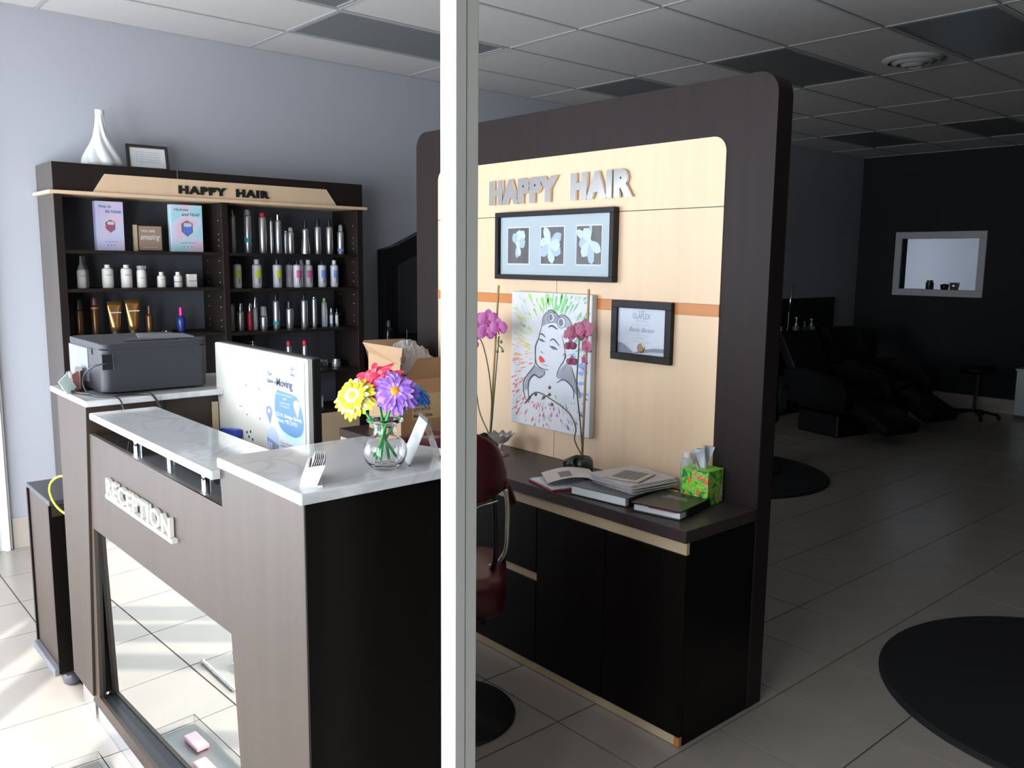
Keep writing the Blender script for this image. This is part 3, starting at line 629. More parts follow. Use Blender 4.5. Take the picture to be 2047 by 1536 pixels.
tt = thing('document_frame', 'small dark picture frame with a certificate leaning on top of the shelf', 'picture frame', (1.645, 5.235, 2.153))
def frame_parts(t, w, h, b, d, mf, mi, tilt=0):
    mb = MB(); mb.box(0, w, -d, 0, h-b, h).box(0, w, -d, 0, 0, b).box(0, b, -d, 0, b, h-b).box(w-b, w, -d, 0, b, h-b); f = mb.build('frame', mf, t, bevel=.0015, seg=2)
    g = MB().box(b, w-b, -d*.45, -d*.3, b, h-b).build('sheet', mi, t); f.rotation_euler.x = g.rotation_euler.x = tilt; return f, g
f_, g_ = frame_parts(tt, .232, .150, .017, .015, M('dark frame wood', (.035, .028, .024), .4), paper, -.22)
for k in range(5): print_text(g_, 'this certificate is awarded with thanks', .05, .105-.014*k, w=.135, m=col('grey ink', (.3, .3, .3)), y=-.0078)
tt.rotation_euler.z = math.radians(-3)
# ================================================================ PRINTER and its clutter
t = thing('laser_printer', 'charcoal laser printer standing on the marble top at the left', 'printer', (.825, 2.985, 1.2015)); 
# local: x to the right, y away
mb = MB(); mb.prism(rrect(0, .352, 0, .40, .028, 6), 'z', .008, .150); mb.build('printer_body', greym, t, bevel=.003, seg=2)
MB().prism(rrect(.0, .356, -.001, .402, .03, 6), 'z', .1505, .170).build('top_cover', greym, t, bevel=.006, seg=3)
MB().prism([(.09, .05), (.27, .05), (.24, .20), (.12, .20)], 'z', .1702, .1722).build('output_tray', black, t)
MB().prism([(.16, .12), (.33, .06), (.34, .20), (.20, .28)], 'z', .1722, .178).build('paper_guide', greyl, t)
MB().box(-.002, .0005, .155, .385, .03, .145).build('side_cover', greyl, t); MB().box(-.003, -.0015, .29, .34, .075, .132).build('sticker', paper, t)
MB().box(-.003, .0, .10, .14, .128, .148).build('latch', black, t)
MB().prism(rrect(.001, .035, -.001, .03, .0, 1, (0, 0, 0, 0)), 'z', .085, .135).build('port_recess', black, t); MB().box(.034, .036, -.0025, .0, .083, .137).build('port_edge', steel, t)
for x in (.02, .33): MB().box(x-.015, x+.015, .03, .06, 0, .009).build('foot', black, t); MB().box(x-.015, x+.015, .35, .38, 0, .009).build('foot', black, t)
MB().box(.30, .312, -.001, .001, .115, .135).build('rear_latch', black, t); MB().box(.20, .235, -.001, .0005, .085, .10).build('rear_emblem', M('dark emblem', (.02, .02, .025), .3), t)
def cable(name, label, pts, r, m): return tag(MB().tube(spline(pts), r, 8).build(name, m, None, smooth=True), label, 'cable')
cable('usb_cable', 'black printer cable arching down to the marble top', [(.850, 2.972, 1.310), (.832, 2.968, 1.309), (.80, 2.99, 1.300), (.785, 3.04, 1.27), (.785, 3.065, 1.235), (.79, 3.04, 1.21), (.80, 2.96, 1.206), (.84, 2.898, 1.205), (.855, 2.885, 1.17), (.86, 2.86, 1.10)], .0028, black)
cable('power_cable', 'thicker black cable snaking along the front edge of the printer', [(.760, 3.26, 1.206), (.755, 3.15, 1.206), (.785, 3.04, 1.206), (.84, 2.955, 1.206), (.92, 2.93, 1.206), (.95, 2.895, 1.203), (.975, 2.882, 1.15), (.98, 2.87, 1.09)], .0042, black)
t = thing('card_bundle', 'fan of pale and pink paper cards in a holder beside the printer', 'cards', (.792, 3.155, 1.2015), .5)
for k, (c, a, dx) in enumerate(((col('mint card', (.66, .80, .76)), .75, -.045), (col('salmon card', (.80, .36, .30)), .25, -.01), (col('salmon card', (.80, .36, .30)), -.1, .018), (col('pale pink card', (.78, .55, .50)), .45, -.02))):
    o = MB().box(-.022, .022, -.001, .001, 0, .062).build('card', c, t); o.location = (dx, .012*k-.02, .004); o.rotation_euler = (0, -a*.8, .3*k)
MB().box(-.03, .045, -.03, .035, 0, .004).build('card_tray', black, t)
t = thing('tape_dispenser', 'grey desktop tape dispenser among the clutter left of the printer', 'tape dispenser', (.785, 3.235, 1.2015), -.4)
MB().prism([(-.02, 0), (.02, 0), (.02, .012), (.012, .03), (-.012, .03), (-.02, .012)], 'y', -.045, .045).build('body', M('grey plastic', (.20, .20, .21), .4), t, bevel=.002, seg=2)
MB().lathe([(.008, -.008), (.022, -.008), (.022, .008), (.008, .008), (.008, -.008)], n=18).build('tape_roll', clear, t).matrix_local = Matrix.Translation((0, .0, .036)) @ Matrix.Rotation(PI/2, 4, 'Y')
t = thing('mobile_phone', 'dark phone leaning against the side of the printer', 'phone', (.8, 3.19, 1.2035), -PI/2+.1)
o = MB().prism(rrect(-.032, .032, 0, .075, .008), 'y', -.004, .004).build('case', M('dark case', (.06, .06, .06), .25), t); o.rotation_euler.x = -.14
o = MB().prism(rrect(-.033, .033, -.001, .0765, .009), 'y', .0042, .0052).build('metal_rim', chrome, t); o.rotation_euler.x = -.14
# ================================================================ MONITOR and flyer
t = thing('monitor', 'large white backed computer monitor seen from behind on the desk', 'monitor', (1.2, 2.63, .755), -PI/2)
# local x to picture right (world -y), local y = world +x
mb = MB().prism(rrect(-.342, .342, .205, .606, .006, 3), 'y', 0, .018); mb.build('back_shell', M('cream white shell', (.66, .645, .59), .4), t, bevel=.002, seg=1)
MB().prism(rrect(-.345, .346, .202, .609, .006, 3), 'y', .0185, .042).build('screen_bezel', black, t)
for x in (-.05, .05):
    for z in (.36, .46): MB().lathe([(0, 0), (.003, 0), (.003, .001), (0, .001)], n=10).build('mount_hole', M('hole', (.2, .19, .17), .8), t).matrix_local = Matrix.Translation((x-.04, -.0005, z+.02)) @ Matrix.Rotation(PI/2, 4, 'X')
MB().box(-.165, -.115, -.001, 0, .39, .44).build('barcode_sticker', M('pale sticker', (.78, .80, .90), .5), t); MB().box(-.150, -.125, -.0014, -.001, .400, .404).build('sticker_print', col('grey ink', (.3, .3, .3)), t)
for x, z in ((-.095, .318), (-.08, .305), (-.066, .325), (-.052, .300)): MB().box(x-.004, x+.004, -.0012, 0, z-.004, z+.004).build('port', black, t)
MB().box(-.03, .03, .02, .035, .02, .25).build('stand_neck', black, t); MB().prism(rrect(-.12, .12, -.08, .12, .03), 'z', 0, .012).build('stand_base', black, t)
t2 = tag(MB().tube([(1.185, 2.875, 1.045), (1.183, 2.865, 1.050)], .012, 6).build('video_connector', M('blue connector', (.03, .07, .45), .35), None), 'x', 'x'); bpy.data.objects.remove(t2)
tt = thing('video_connector', 'blue video plug on the lower back of the white monitor', 'plug', (1.185, 2.87, 1.062), -PI/2)
MB().prism([(-.005, -.004), (.02, .008), (.10, .012), (.112, .016), (.112, -.012), (.03, -.020)], 'y', -.012, .012).build('plug_body', M('blue connector', (.03, .07, .45), .35), tt, bevel=.003, seg=2)
MB().tube(spline([(-.004, 0, 0), (-.04, 0, -.01), (-.05, .005, -.06), (-.04, .02, -.18), (-.02, .03, -.30)]), .004, 8).build('plug_cable', M('blue cable', (.03, .06, .3), .4), tt, smooth=True)
t = thing('moving_flyer', 'white and blue flyer reading Our Salon is Moving taped on the monitor', 'flyer', (1.1985, 2.560, 1.020), -PI/2)
FW, FH = .256, .332
MB().box(0, FW, -.0006, 0, 0, FH).build('sheet', M('flyer paper', (.64, .68, .74), .55), t)
fb = col('flyer blue', (.13, .26, .48)); fc = col('flyer cyan', (.45, .75, .88)); fs_ = col('flyer slate', (.22, .28, .42)); fk = col('flyer ink', (.05, .055, .10)); fg = col('flyer grey', (.45, .50, .60))
def FX(x): return (x-205)/600*FW
def FZ(x, y):
    yt = 140+(x-205)*.11; yb = 1500-(x-205)*.03; return FH*(yb-y)/(yb-yt)
def fp_(pts): return [(FX(x), FZ(x, y)) for x, y in pts]
MB().flat(fp_([(p.x, p.y) for p in spline([(335, 690, 0), (325, 800, 0), (350, 950, 0), (420, 1090, 0), (540, 1190, 0), (700, 1160, 0), (790, 1040, 0), (770, 900, 0), (600, 800, 0), (420, 700, 0), (335, 690, 0)])][:-1]), -.0010).build('cyan_shape', fc, t)
MB().flat(fp_([(p.x, p.y) for p in spline([(375, 575, 0), (345, 680, 0), (335, 800, 0), (360, 930, 0), (450, 1080, 0), (640, 1130, 0), (760, 1050, 0), (780, 900, 0), (740, 740, 0), (690, 640, 0), (620, 610, 0), (480, 590, 0), (375, 575, 0)])][:-1]), -.0014).build('blue_shape', fb, t)
def pin(cx, cy, r, m, hole, yy):
    MB().flat(fp_([(cx+r*math.cos(math.radians(a)), cy+r*1.25*math.sin(math.radians(a))) for a in range(155, 386, 14)]+[(cx+r*.25, cy+r*3.2)]), yy).build('map_pin', m, t)
    MB().flat(fp_([(cx+r*.4*math.cos(a*PI/6), cy+r*.5*math.sin(a*PI/6)) for a in range(12)]), yy-.0004).build('map_pin_hole', hole, t)
pin(685, 730, 48, white, fg, -.0018); pin(236, 880, 55, fs_, white, -.0010)
MB().flat(fp_([(288+100*math.cos(a*PI/12), 1260+185*math.sin(a*PI/12)) for a in range(24)]), -.0010).build('shop_photo', col('photo sky', (.50, .58, .74)), t)
MB().flat(fp_([(190, 1230), (385, 1300), (385, 1320), (355, 1410), (290, 1440), (225, 1390), (195, 1290)]), -.0013).build('shop_photo', col('photo blue', (.20, .32, .55)), t)
for a, c in ((228, (.7, .75, .8)), (262, (.62, .6, .66)), (305, (.25, .2, .25)), (330, (.6, .28, .25))): MB().flat(fp_([(a-9, 1290), (a+9, 1296), (a+9, 1415), (a-9, 1408)]), -.0016).build('shop_photo', col('photo %d' % a, c), t)
def FT(s, x, y, w, m, h=None, y2=0, bold=.0, shear=0): print_text(t, s, FX(x), FZ(x, y), w=w/600*FW, h=(h/1310*FH if h else None), m=m, y=-.0020+y2, rot=0, bold=bold, shear=shear)
FT('Our', 235, 405, 72, fk, 52, bold=.015); FT('Salon is', 218, 500, 150, fk, 58, bold=.012); FT('Moving', 376, 560, 250, fk, 135, bold=.012)
for k, s in enumerate(('NEW NAME', 'NEW PLACE', 'SAME STAFF')): FT(s, 290, 245+38*k, 95, fg)
for k, s in enumerate(('Visit', 'Happy', 'Hair in', 'Elkton', 'today')): FT(s, 600, 300+24*k, 65, fk)
FT('On or about August 1,', 378, 640, 245, white, 30); FT('2023', 470, 690, 60, white, 26); FT('confirm with', 420, 745, 160, white, 30); FT('TechStylist', 425, 790, 150, white, 28)
FT('123 N. Bridge Street,', 350, 925, 415, white, 62, bold=.025); FT('Elkton, MD 21921', 355, 990, 335, white, 58, bold=.025)
for k, s in enumerate(('Contact information', 'remains the same', '', 'You can also find us online', 'and call for an appointment')):
    if s: FT(s, 412, 1255+40*k, 190+20*(k % 2), fk)
FT('in a new location', 215, 1490, 200, fk); 
MB().flat(fp_([(215, 575), (300, 590), (300, 612), (215, 598)]), -.001).build('cyan_bar', fc, t)
# ================================================================ VASE OF FLOWER PENS, CARD HOLDERS
t = thing('glass_vase', 'round clear glass vase with flared rim on the marble desk', 'vase', (.972, 1.515, 1.216))
R_ = [(0, .004), (.020, .003), (.026, 0), (.030, .003), (.0405, .014), (.0465, .030), (.0470, .042), (.042, .056), (.032, .066), (.0255, .073), (.0235, .082), (.0240, .092), (.030, .099), (.0365, .1005), (.0395, .1035), (.0385, .107), (.033, .1075), (.0255, .104), (.0212, .096), (.0208, .084), (.0225, .074), (.029, .068), (.039, .057), (.0442, .043), (.0438, .031), (.038, .017), (.028, .008), (0, .007)]
MB().lathe(R_, n=40).build('vase_body', glass, t, smooth=True)
VX, VY, VZ = .972, 1.515, 1.216
rt = Vector((.753, -.658, 0)).normalized(); fw = Vector((.66, .75, 0)).normalized(); UP = Vector((0, 0, 1))
def flower(name, label, cen, n, rad, c_out, c_in, c_mid, layers, petals, foot, tilt_w=.125):
    """flower topped pen: cen centre of the bloom, n facing direction, foot: lower tip of the stem"""
    cen = Vector(cen); n = Vector(n).normalized(); t = thing(name, label, 'flower', tuple(foot)); F = Vector(foot)
    a = n.cross(UP).normalized(); b = a.cross(n).normalized()
    MB(F).tube([F, F+(cen-F)*.5+Vector((0, 0, .004)), cen-n*.008], .0031, 8).build('stem', M('green stem', (.03, .42, .09), .4), t, smooth=True)
    MB(F).tube([F+(F-cen).normalized()*.010, F], [.0008, .0026], 8).build('pen_tip', clear, t)
    for L in range(layers):
        mo = MB(F); mi_ = MB(F)
        for k in range(petals):
            th = 2*PI*(k+.5*L+random.uniform(-.2, .2))/petals; d = a*math.cos(th)+b*math.sin(th); s = n.cross(d)
            rr = rad*(1.04-.17*L)*random.uniform(.88, 1.06); w = rad*tilt_w*random.uniform(.9, 1.15); lift = rad*(.02+.07*L)+random.uniform(-.14, .10)*rad
            pts = []
            for f, wf in ((.2, .5), (.5, .85), (.78, 1.0), (.93, .62), (1, .12)):
                c = cen+d*rr*f+n*(lift*f*1.2+.0035*L-rad*.22*f*f); pts.append((c+s*w*wf, c-s*w*wf, c-n*.0012))
            for q in range(4):
                tgt = mi_ if q == 0 else mo
                A, B = pts[q], pts[q+1]; tgt.poly([A[0], B[0], B[2], A[2]]); tgt.poly([A[2], B[2], B[1], A[1]])
        mo.build('petals', c_out[L % len(c_out)], t, smooth=True); mi_.build('petal_bases', c_in, t, smooth=True)
    pr = [(0, .006), (rad*.17, .005), (rad*.24, 0), (rad*.2, -.006), (0, -.006)]
    q = MB().lathe(pr, n=16).build('flower_center', c_mid, t, smooth=True)
    rot = n.to_track_quat('Z', 'Y').to_matrix().to_4x4(); q.matrix_local = Matrix.Translation(cen-F+n*rad*.10) @ rot
def VP_(r, f, z): return Vector((VX, VY, VZ))+rt*r+fw*f+UP*z
ye = col('yellow silk', (.90, .74, .02)); yw = col('cream silk', (.86, .82, .55)); pu = col('purple silk', (.30, .12, .62)); pu2 = col('light purple silk', (.45, .26, .72)); rd = col('coral red silk', (.88, .04, .10)); pk = col('pink red silk', (.90, .18, .26)); bu = col('sky blue silk', (.05, .26, .78))
flower('flower_pen', 'yellow and cream gerbera flower pen, front left in the glass vase', VP_(-.062, -.018, .156), -fw*.8-rt*.25+UP*.5, .047, (ye, yw, ye), yw, col('yellow center', (.85, .62, .01)), 3, 24, VP_(.022, .010, .022))
flower('flower_pen', 'purple gerbera flower pen with orange center, front right in the vase', VP_(.024, -.014, .166), -fw*.85+rt*.1+UP*.45, .048, (pu, pu2, pu), pu2, col('orange center', (.85, .30, .01)), 3, 21, VP_(-.018, -.006, .020))
flower('flower_pen', 'coral red gerbera flower pen at the back left of the vase', VP_(-.026, .036, .186), -fw*.5-rt*.2+UP*.8, .060, (rd, pk, rd), pk, rd, 3, 20, VP_(.008, .0, .018))
flower('flower_pen', 'scarlet gerbera flower pen, mostly hidden at the back centre', VP_(.010, .055, .182), -fw*.3+UP*.9, .042, (rd, rd), rd, rd, 2, 18, VP_(-.008, -.016, .020))
flower('flower_pen', 'sky blue gerbera flower pen peeking out at the right of the vase', VP_(.066, .035, .158), rt*.5+UP*.75-fw*.2, .038, (bu, bu), bu, bu, 2, 18, VP_(-.026, .004, .024))
t = thing('card_holder', 'small white holder full of business cards at the desk edge', 'card holder', (.795, 1.512, 1.2155), math.radians(-30))
# seen nearly edge on: local x along the cards
MB().prism([(-.028, 0), (.022, 0), (.034, .003), (.018, .004), (.036, .046), (.003, .044)], 'y', -.045, .045).build('holder_body', white, t) if False else None
MB().prism([(-.020, 0), (.024, 0), (.024, .003), (-.0165, .003), (-.001, .040), (-.0045, .040)], 'y', -.046, .046).build('front_lip', white, t)
MB().prism([(.010, .003), (.0135, .003), (.030, .043), (.0265, .043)], 'y', -.046, .046).build('back_rest', white, t)
MB().prism([(-.0165, .003), (.010, .003), (.0265, .043), (-.001, .040)], 'y', .0425, .046).build('side_wall', white, t); MB().prism([(-.0165, .003), (.010, .003), (.0265, .043), (-.001, .040)], 'y', -.046, -.0425).build('side_wall', white, t)
for k in range(6):
    o = MB().box(-.0004, .0004, -.040, .040, 0, .054).build('business_card', paper if k % 2 else M('printed card', (.62, .60, .62), .5), t); o.location = (-.011+.0038*k, random.uniform(-.001, .001), .0035); o.rotation_euler.y = .38
MB().lathe([(0, 0), (.006, 0), (0, .0008)], n=14).build('card_logo', col('rust logo', (.45, .14, .10)), t).matrix_local = Matrix.Translation((-.0035, -.012, .046)) @ Matrix.Rotation(-PI/2+.38, 4, 'Y')
t = thing('tent_sign', 'clear acrylic tent shaped sign holder with a printed card inside', 'sign holder', (1.075, 1.520, 1.2155), math.radians(-24))
# local x across the picture
MB().prism([(-.042, 0), (-.039, 0), (.004, .098), (.001, .098)], 'y', -.045, .045).build('left_leaf', acryl, t); MB().prism([(.032, 0), (.035, 0), (.004, .098), (.001, .098)], 'y', -.045, .045).build('right_leaf', acryl, t)
MB().prism([(-.0385, .002), (-.0375, .002), (.0025, .096), (.0015, .096)], 'y', -.042, .042).build('printed_card', paper, t)
MB().prism([(-.0022, .0945), (.006, .089), (.0085, .094), (.001, .1015)], 'y', -.046, .046).build('top_clip', M('smoke clip', (.1, .1, .11), .2), t)
# ================================================================ CARDBOARD BOX
t = thing('cardboard_box', 'open brown cardboard carton with shipping label standing on the credenza', 'box', (2.37, 3.545, .776)); L_, Wd, H_ = .262, .30, .375
for nm, bx in (('box_wall', (0, L_, 0, .004, 0, .28)), ('box_wall', (0, .004, .004, Wd, 0, .40)), ('box_wall', (L_-.004, L_, .004, Wd, 0, .36)), ('box_wall', (.004, L_-.004, Wd-.004, Wd, 0, .36)), ('box_bottom', (.004, L_-.004, .004, Wd-.004, 0, .004))): MB().box(*bx).build(nm, cardm, t)
o = MB().box(-.003, 0, 0, Wd, 0, .13).build('box_flap', cardm, t); o.location = (.002, 0, .355); o.rotation_euler.y = .22; bpy.data.objects.remove(o)
MB().poly([(0, 0, .36), (0, Wd, .40), (-.035, Wd, .455), (.012, .0, .445)]).poly([(.003, 0, .36), (.003, Wd, .40), (-.032, Wd, .455), (.015, .0, .445)]).build('box_flap', cardm, t)
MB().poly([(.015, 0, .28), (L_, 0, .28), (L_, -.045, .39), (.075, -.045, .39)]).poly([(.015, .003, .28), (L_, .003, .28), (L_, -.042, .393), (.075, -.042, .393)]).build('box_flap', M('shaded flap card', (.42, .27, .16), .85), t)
MB().poly([(0, Wd, .36), (L_, Wd, .36), (L_, Wd+.05, .455), (0, Wd+.05, .46)]).build('box_flap', cardm, t)
MB().box(.068, L_-.002, -.001, 0, .072, .205).build('shipping_label', M('manila label', (.62, .50, .30), .7), t)
for k, (s, w) in enumerate((('SJ06S(2-1)', .095), ('check valve', .100), ('QTY 50 PCS', .105), ('Made in China', .118))): print_text(t, s, .076, .178-.031*k, w=w, h=.017, m=fk, y=-.0018, bold=.03)
tb_ = thing('x', '', '', (0, 0, 0)); bpy.data.objects.remove(tb_)
for k, s in enumerate(('G.W.', 'N.W.', 'MEAS', 'KGS', 'C/NO', 'CM')):
    bm = text_bm(s, .045, .017, 0, .02); bm.transform(Matrix.Translation((-.0012, .085, .25-.038*k)) @ Matrix.Rotation(-PI/2, 4, 'Z')); me = bpy.data.meshes.new('stencil_lettering'); bm.to_mesh(me); bm.free(); link('stencil_lettering', me, col('stencil ink', (.22, .13, .08)), t)
t = thing('bubble_wrap', 'crumpled clear bubble wrap bulging out of the cardboard carton', 'packaging', (2.505, 3.685, 1.065))
mb = MB(); n = 16; g = [[None]*(n+1) for _ in range(n+1)]
for i in range(n+1):
    for j in range(n+1):
        u, v_ = i/n, j/n; e = math.sin(PI*u)*math.sin(PI*v_)
        g[i][j] = mb.v(((u-.5)*.236, (v_-.5)*.24, .02+.15*e**.35+random.uniform(-.02, .02)*(e > .01)))
for i in range(n):
    for j in range(n): mb.bm.faces.new([g[i][j], g[i+1][j], g[i+1][j+1], g[i][j+1]])
mb.build('wrap_sheet', M('bubble film', (.62, .60, .60), .22, 0, trans=.35, ior=1.2), t)
# ================================================================ SALON CHAIR at the credenza
t = thing('salon_chair', 'burgundy vinyl salon chair with chrome arms on a round base behind the desk', 'chair', (1.78, 2.367, 0), math.radians(-41))
# local x = picture right, local -y = towards camera
MB().lathe([(0, 0), (.245, 0), (.25, .006), (.245, .012), (.06, .020), (0, .020)], n=48).build('base_disc', M('satin black base', (.03, .03, .03), .15, .6), t, smooth=True, autosmooth=30)
MB().lathe([(0, .02), (.045, .02), (.045, .06), (.03, .075), (.03, .40), (0, .40)], n=24).build('hydraulic_column', chrome, t, smooth=True, autosmooth=30)
cushion(MB(), -.21, .21, -.20, .22, .10, .43, .58, .05).build('seat', darkred, t, smooth=True)
MB().prism(rrect(-.14, .14, -.14, .16, .03, 3), 'z', .40, .44).build('seat_plate', black, t)
mb = MB(); rows = []; nz, na = 12, 18          # curved wrap-around backrest
prof = []
for ia in range(na+1):
    a = -1.25+2.5*ia/na; rows.append([])
    top = .86+.24*math.sqrt(max(0, 1-(abs(a)/1.32)**2.6)); bot = .875-.035*math.cos(a*1.1)
    for side in (0, 1):
        R0 = .215 if side == 0 else .168
        for iz in range(nz+1):
            f = iz/nz; z = bot+(top-bot)*f; edge = 1-.16*abs(2*f-1)**4
            rad = R0 if side == 1 else .168+(R0-.168)*edge
            rows[-1].append(mb.v((rad*math.sin(a)*1.02, -rad*math.cos(a)-.02*f+.02, z)))
m_ = nz+1
for ia in range(na):
    A, B = rows[ia], rows[ia+1]
    for iz in range(nz):
        mb.bm.faces.new([A[iz], B[iz], B[iz+1], A[iz+1]]); mb.bm.faces.new([A[m_+iz], A[m_+iz+1], B[m_+iz+1], B[m_+iz]])
    mb.bm.faces.new([A[0], A[m_], B[m_], B[0]]); mb.bm.faces.new([A[nz], B[nz], B[m_+nz], A[m_+nz]])
for R in (rows[0], rows[-1]):
    for iz in range(nz): mb.bm.faces.new([R[iz], R[iz+1], R[m_+iz+1], R[m_+iz]])
mb.build('backrest', darkred, t, smooth=True)
MB().tube([(-.175, -.112, .842), (-.10, -.175, .832), (0, -.20, .828), (.10, -.175, .832), (.175, -.112, .842)], .005, 8).build('back_rail', chrome, t, smooth=True)
for s in (-1, 1):
    MB().tube(spline([(s*.205, -.06, .87), (s*.212, -.06, .80), (s*.212, -.06, .72), (s*.205, -.05, .64), (s*.17, -.03, .585), (s*.12, 0, .565)]), .008, 8).build('arm_bracket', M('ivory chrome', (.7, .7, .62), .25, .6), t, smooth=True)
    MB().tube(spline([(s*.165, -.10, .86), (s*.17, -.09, .75), (s*.17, -.08, .62), (s*.15, -.04, .56)]), .009, 8).build('back_upright', black, t, smooth=True)
    MB().tube(spline([(s*.205, -.05, .88), (s*.225, .05, .80), (s*.225, .17, .77)]), .018, 8).build('armrest', darkred, t, smooth=True)
# ================================================================ WALL PICTURES
t = thing('triple_picture', 'wide black frame with three white flower photographs on pale mat', 'picture frame', (2.644, 3.108, 1.574), -PI/2)
FWd, FHt = .742, .304
frame_parts(t, FWd, FHt, .022, .034, M('matte black frame', (.010, .010, .012), .45, spec=.25), M('pale blue mat', (.38, .455, .50), .6))
MB().box(.001, FWd-.001, -.0008, 0, .002, FHt-.002).build('frame_back', black, t)
pg = M('photo ground', (.09, .085, .09), .4, var=(.5, (25, 25, 3))); pf = col('photo petal', (.34, .45, .60)); pf2 = col('photo petal light', (.48, .57, .68))
def petal(cx, cz, ang, l, w):
    P_ = []
    for f, q in ((0, .1), (.25, .7), (.55, 1), (.8, .8), (1, .05)): P_.append((f*l, q*w))
    for f, q in ((.8, -.8), (.55, -1), (.25, -.7), (0, -.1)): P_.append((f*l, q*w))
    c, s = math.cos(math.radians(ang)), math.sin(math.radians(ang)); return [(cx+x*c-z*s, cz+x*s+z*c) for x, z in P_]
FLW = [[(80, .05, .020), (125, .045, .018), (55, .055, .020), (265, .05, .012), (285, .045, .010), (10, .04, .02)],
       [(115, .070, .017), (35, .065, .020), (165, .055, .018), (215, .06, .020), (280, .065, .018), (330, .06, .022), (0, .05, .022)],
       [(150, .075, .014), (190, .05, .022), (235, .06, .020), (278, .080, .016), (325, .06, .018), (85, .06, .008), (120, .05, .02)]]
for k, (u0, cx, cz) in enumerate(((.075, .072, .088), (.299, .060, .082), (.520, .078, .095))):
    w, h = .143, .160; z0 = .072
    MB().box(u0-.004, u0+w+.004, -.0162, -.0155, z0-.004, z0+h+.004).build('photo_border', white, t)
    MB().box(u0, u0+w, -.017, -.0163, z0, z0+h).build('photo', pg, t)
    for q, (a, l, ww) in enumerate(FLW[k]):
        l *= 1.3; ww *= 1.25
        pts = [(min(max(x, u0), u0+w), min(max(z, z0), z0+h)) for x, z in petal(u0+cx, z0+cz, a, l, ww)]
        MB().flat(pts, -.0176-.0003*q).build('photo_petal', pf if q % 2 else pf2, t)
    MB().flat(ell(u0+cx, z0+cz, .014, .012, 12), -.0200).build('photo_petal', pf2, t)
MB().box(.022, FWd-.022, -.0235, -.022, .022, FHt-.022).build('glazing', M('picture glazing', (1, 1, 1), .02, trans=1, ior=1.1), t)
t = thing('certificate_frame', 'black framed salon certificate with gold seal, right of the painting', 'picture frame', (2.644, 2.376, 1.262), -PI/2)
CW, CH = .308, .242
frame_parts(t, CW, CH, .030, .022, M('matte black frame', (.010, .010, .012), .45, spec=.25), M('certificate paper', (.52, .565, .66), .6))
gi = col('certificate ink', (.18, .20, .25)); gi2 = col('certificate grey', (.35, .38, .45)); Yp = -.0104
for s, x, z, w, h, m, sh in (('Certified', .135, .196, .035, .010, gi, .4), ('OLAPLEX', .106, .171, .092, .022, gi, 0), ('PROFESSIONAL', .120, .159, .066, .008, gi2, 0), ('this certificate is presented to', .105, .145, .094, .005, gi2, 0),
                             ('Becky Barton', .090, .113, .130, .024, gi, .45), ('for successfully completing the', .112, .103, .080, .005, gi2, 0), ('OLAPLEX', .130, .090, .040, .007, gi2, 0), ('Certification Program', .106, .076, .092, .008, gi2, 0), ('Director', .055, .066, .040, .005, gi2, 0), ('January 12, 2021', .205, .060, .048, .005, gi2, 0)):
    print_text(t, s, x, z, w=w, h=h, m=m, y=Yp, shear=sh)
MB().flat([(.030, .072), (.05, .070), (.075, .060), (.115, .034), (.112, .030), (.030, .030)], Yp).build('grey_swoosh', M('swoosh grey', (.20, .21, .26), .5), t)
MB().flat([(.115, .033), (.16, .048), (.22, .058), (CW-.030, .060), (CW-.030, .044), (.21, .042), (.15, .034), (.118, .030)], Yp-.0003).build('grey_swoosh', M('swoosh grey', (.20, .21, .26), .5), t)
MB().flat([(.105, .030), (.15, .034), (.21, .042), (CW-.030, .044), (CW-.030, .030)], Yp-.0002).build('pale_swoosh', M('swoosh pale', (.42, .45, .50), .5), t)
MB().lathe([(0, 0), (.019, 0), (.019, .002), (.014, .003), (0, .003)], n=24).build('gold_seal', M('gold foil', (.24, .19, .10), .3, .8), t).matrix_local = Matrix.Translation((.155, Yp, .055)) @ Matrix.Rotation(PI/2, 4, 'X')
# painting
t = thing('pinup_painting', 'unframed canvas painting of a woman with hair rollers and rainbow paint splatter', 'painting', (2.644, 2.985, .908), -PI/2)
PW, PH, PD = .510, .612, .032
MB().box(0, PW, -PD, 0, 0, PH).build('canvas', M('painted canvas', (.62, .635, .67), .7), t, bevel=.004, seg=2)
def A_(x, y):                     # drawing coordinates of the artwork to canvas metres
    u = (x-387)/663; yt = 88+(x-387)*.04; yb = 1210+(x-387)*.15; return (min(max(u*PW*.985+.003, .002), PW-.002), min(max(PH*(yb-y)/(yb-yt), .002), PH-.002))
def stroke(pts, w, m, lay, name='ink_line'):
    q = [(p.x, p.y) for p in spline([(a, b, 0) for a, b in pts], 6)]; MB().ribbon([A_(*p) for p in q], w, -PD-.0006-lay*.0004).build(name, m, t)
def blob(pts, m, lay, name='painted_area', sm=True):
    q = [(p.x, p.y) for p in spline([(a, b, 0) for a, b in pts+[pts[0]]], 4)][:-1] if sm else pts; MB().flat([A_(*p) for p in q], -PD-.0006-lay*.0004).build(name, m, t)
hues = [(0, (.20, .35, .75)), (35, (.10, .48, .35)), (60, (.12, .50, .22)), (95, (.22, .68, .10)), (125, (.50, .66, .10)), (150, (.75, .66, .08)), (175, (.85, .38, .12)), (200, (.85, .18, .10)), (235, (.78, .06, .10)), (265, (.62, .12, .30)), (290, (.35, .12, .42)), (325, (.25, .20, .65)), (360, (.12, .28, .78))]
def hue(a):
    for (a0, c0), (a1, c1) in zip(hues, hues[1:]):
        if a0 <= a <= a1: f = (a-a0)/(a1-a0); return tuple(c0[i]*(1-f)+c1[i]*f for i in range(3))
rnd = random.Random(3); NB = 24; buckets = [MB() for _ in range(NB)]; bcol = [hue((k+.5)*360/NB) for k in range(NB)]
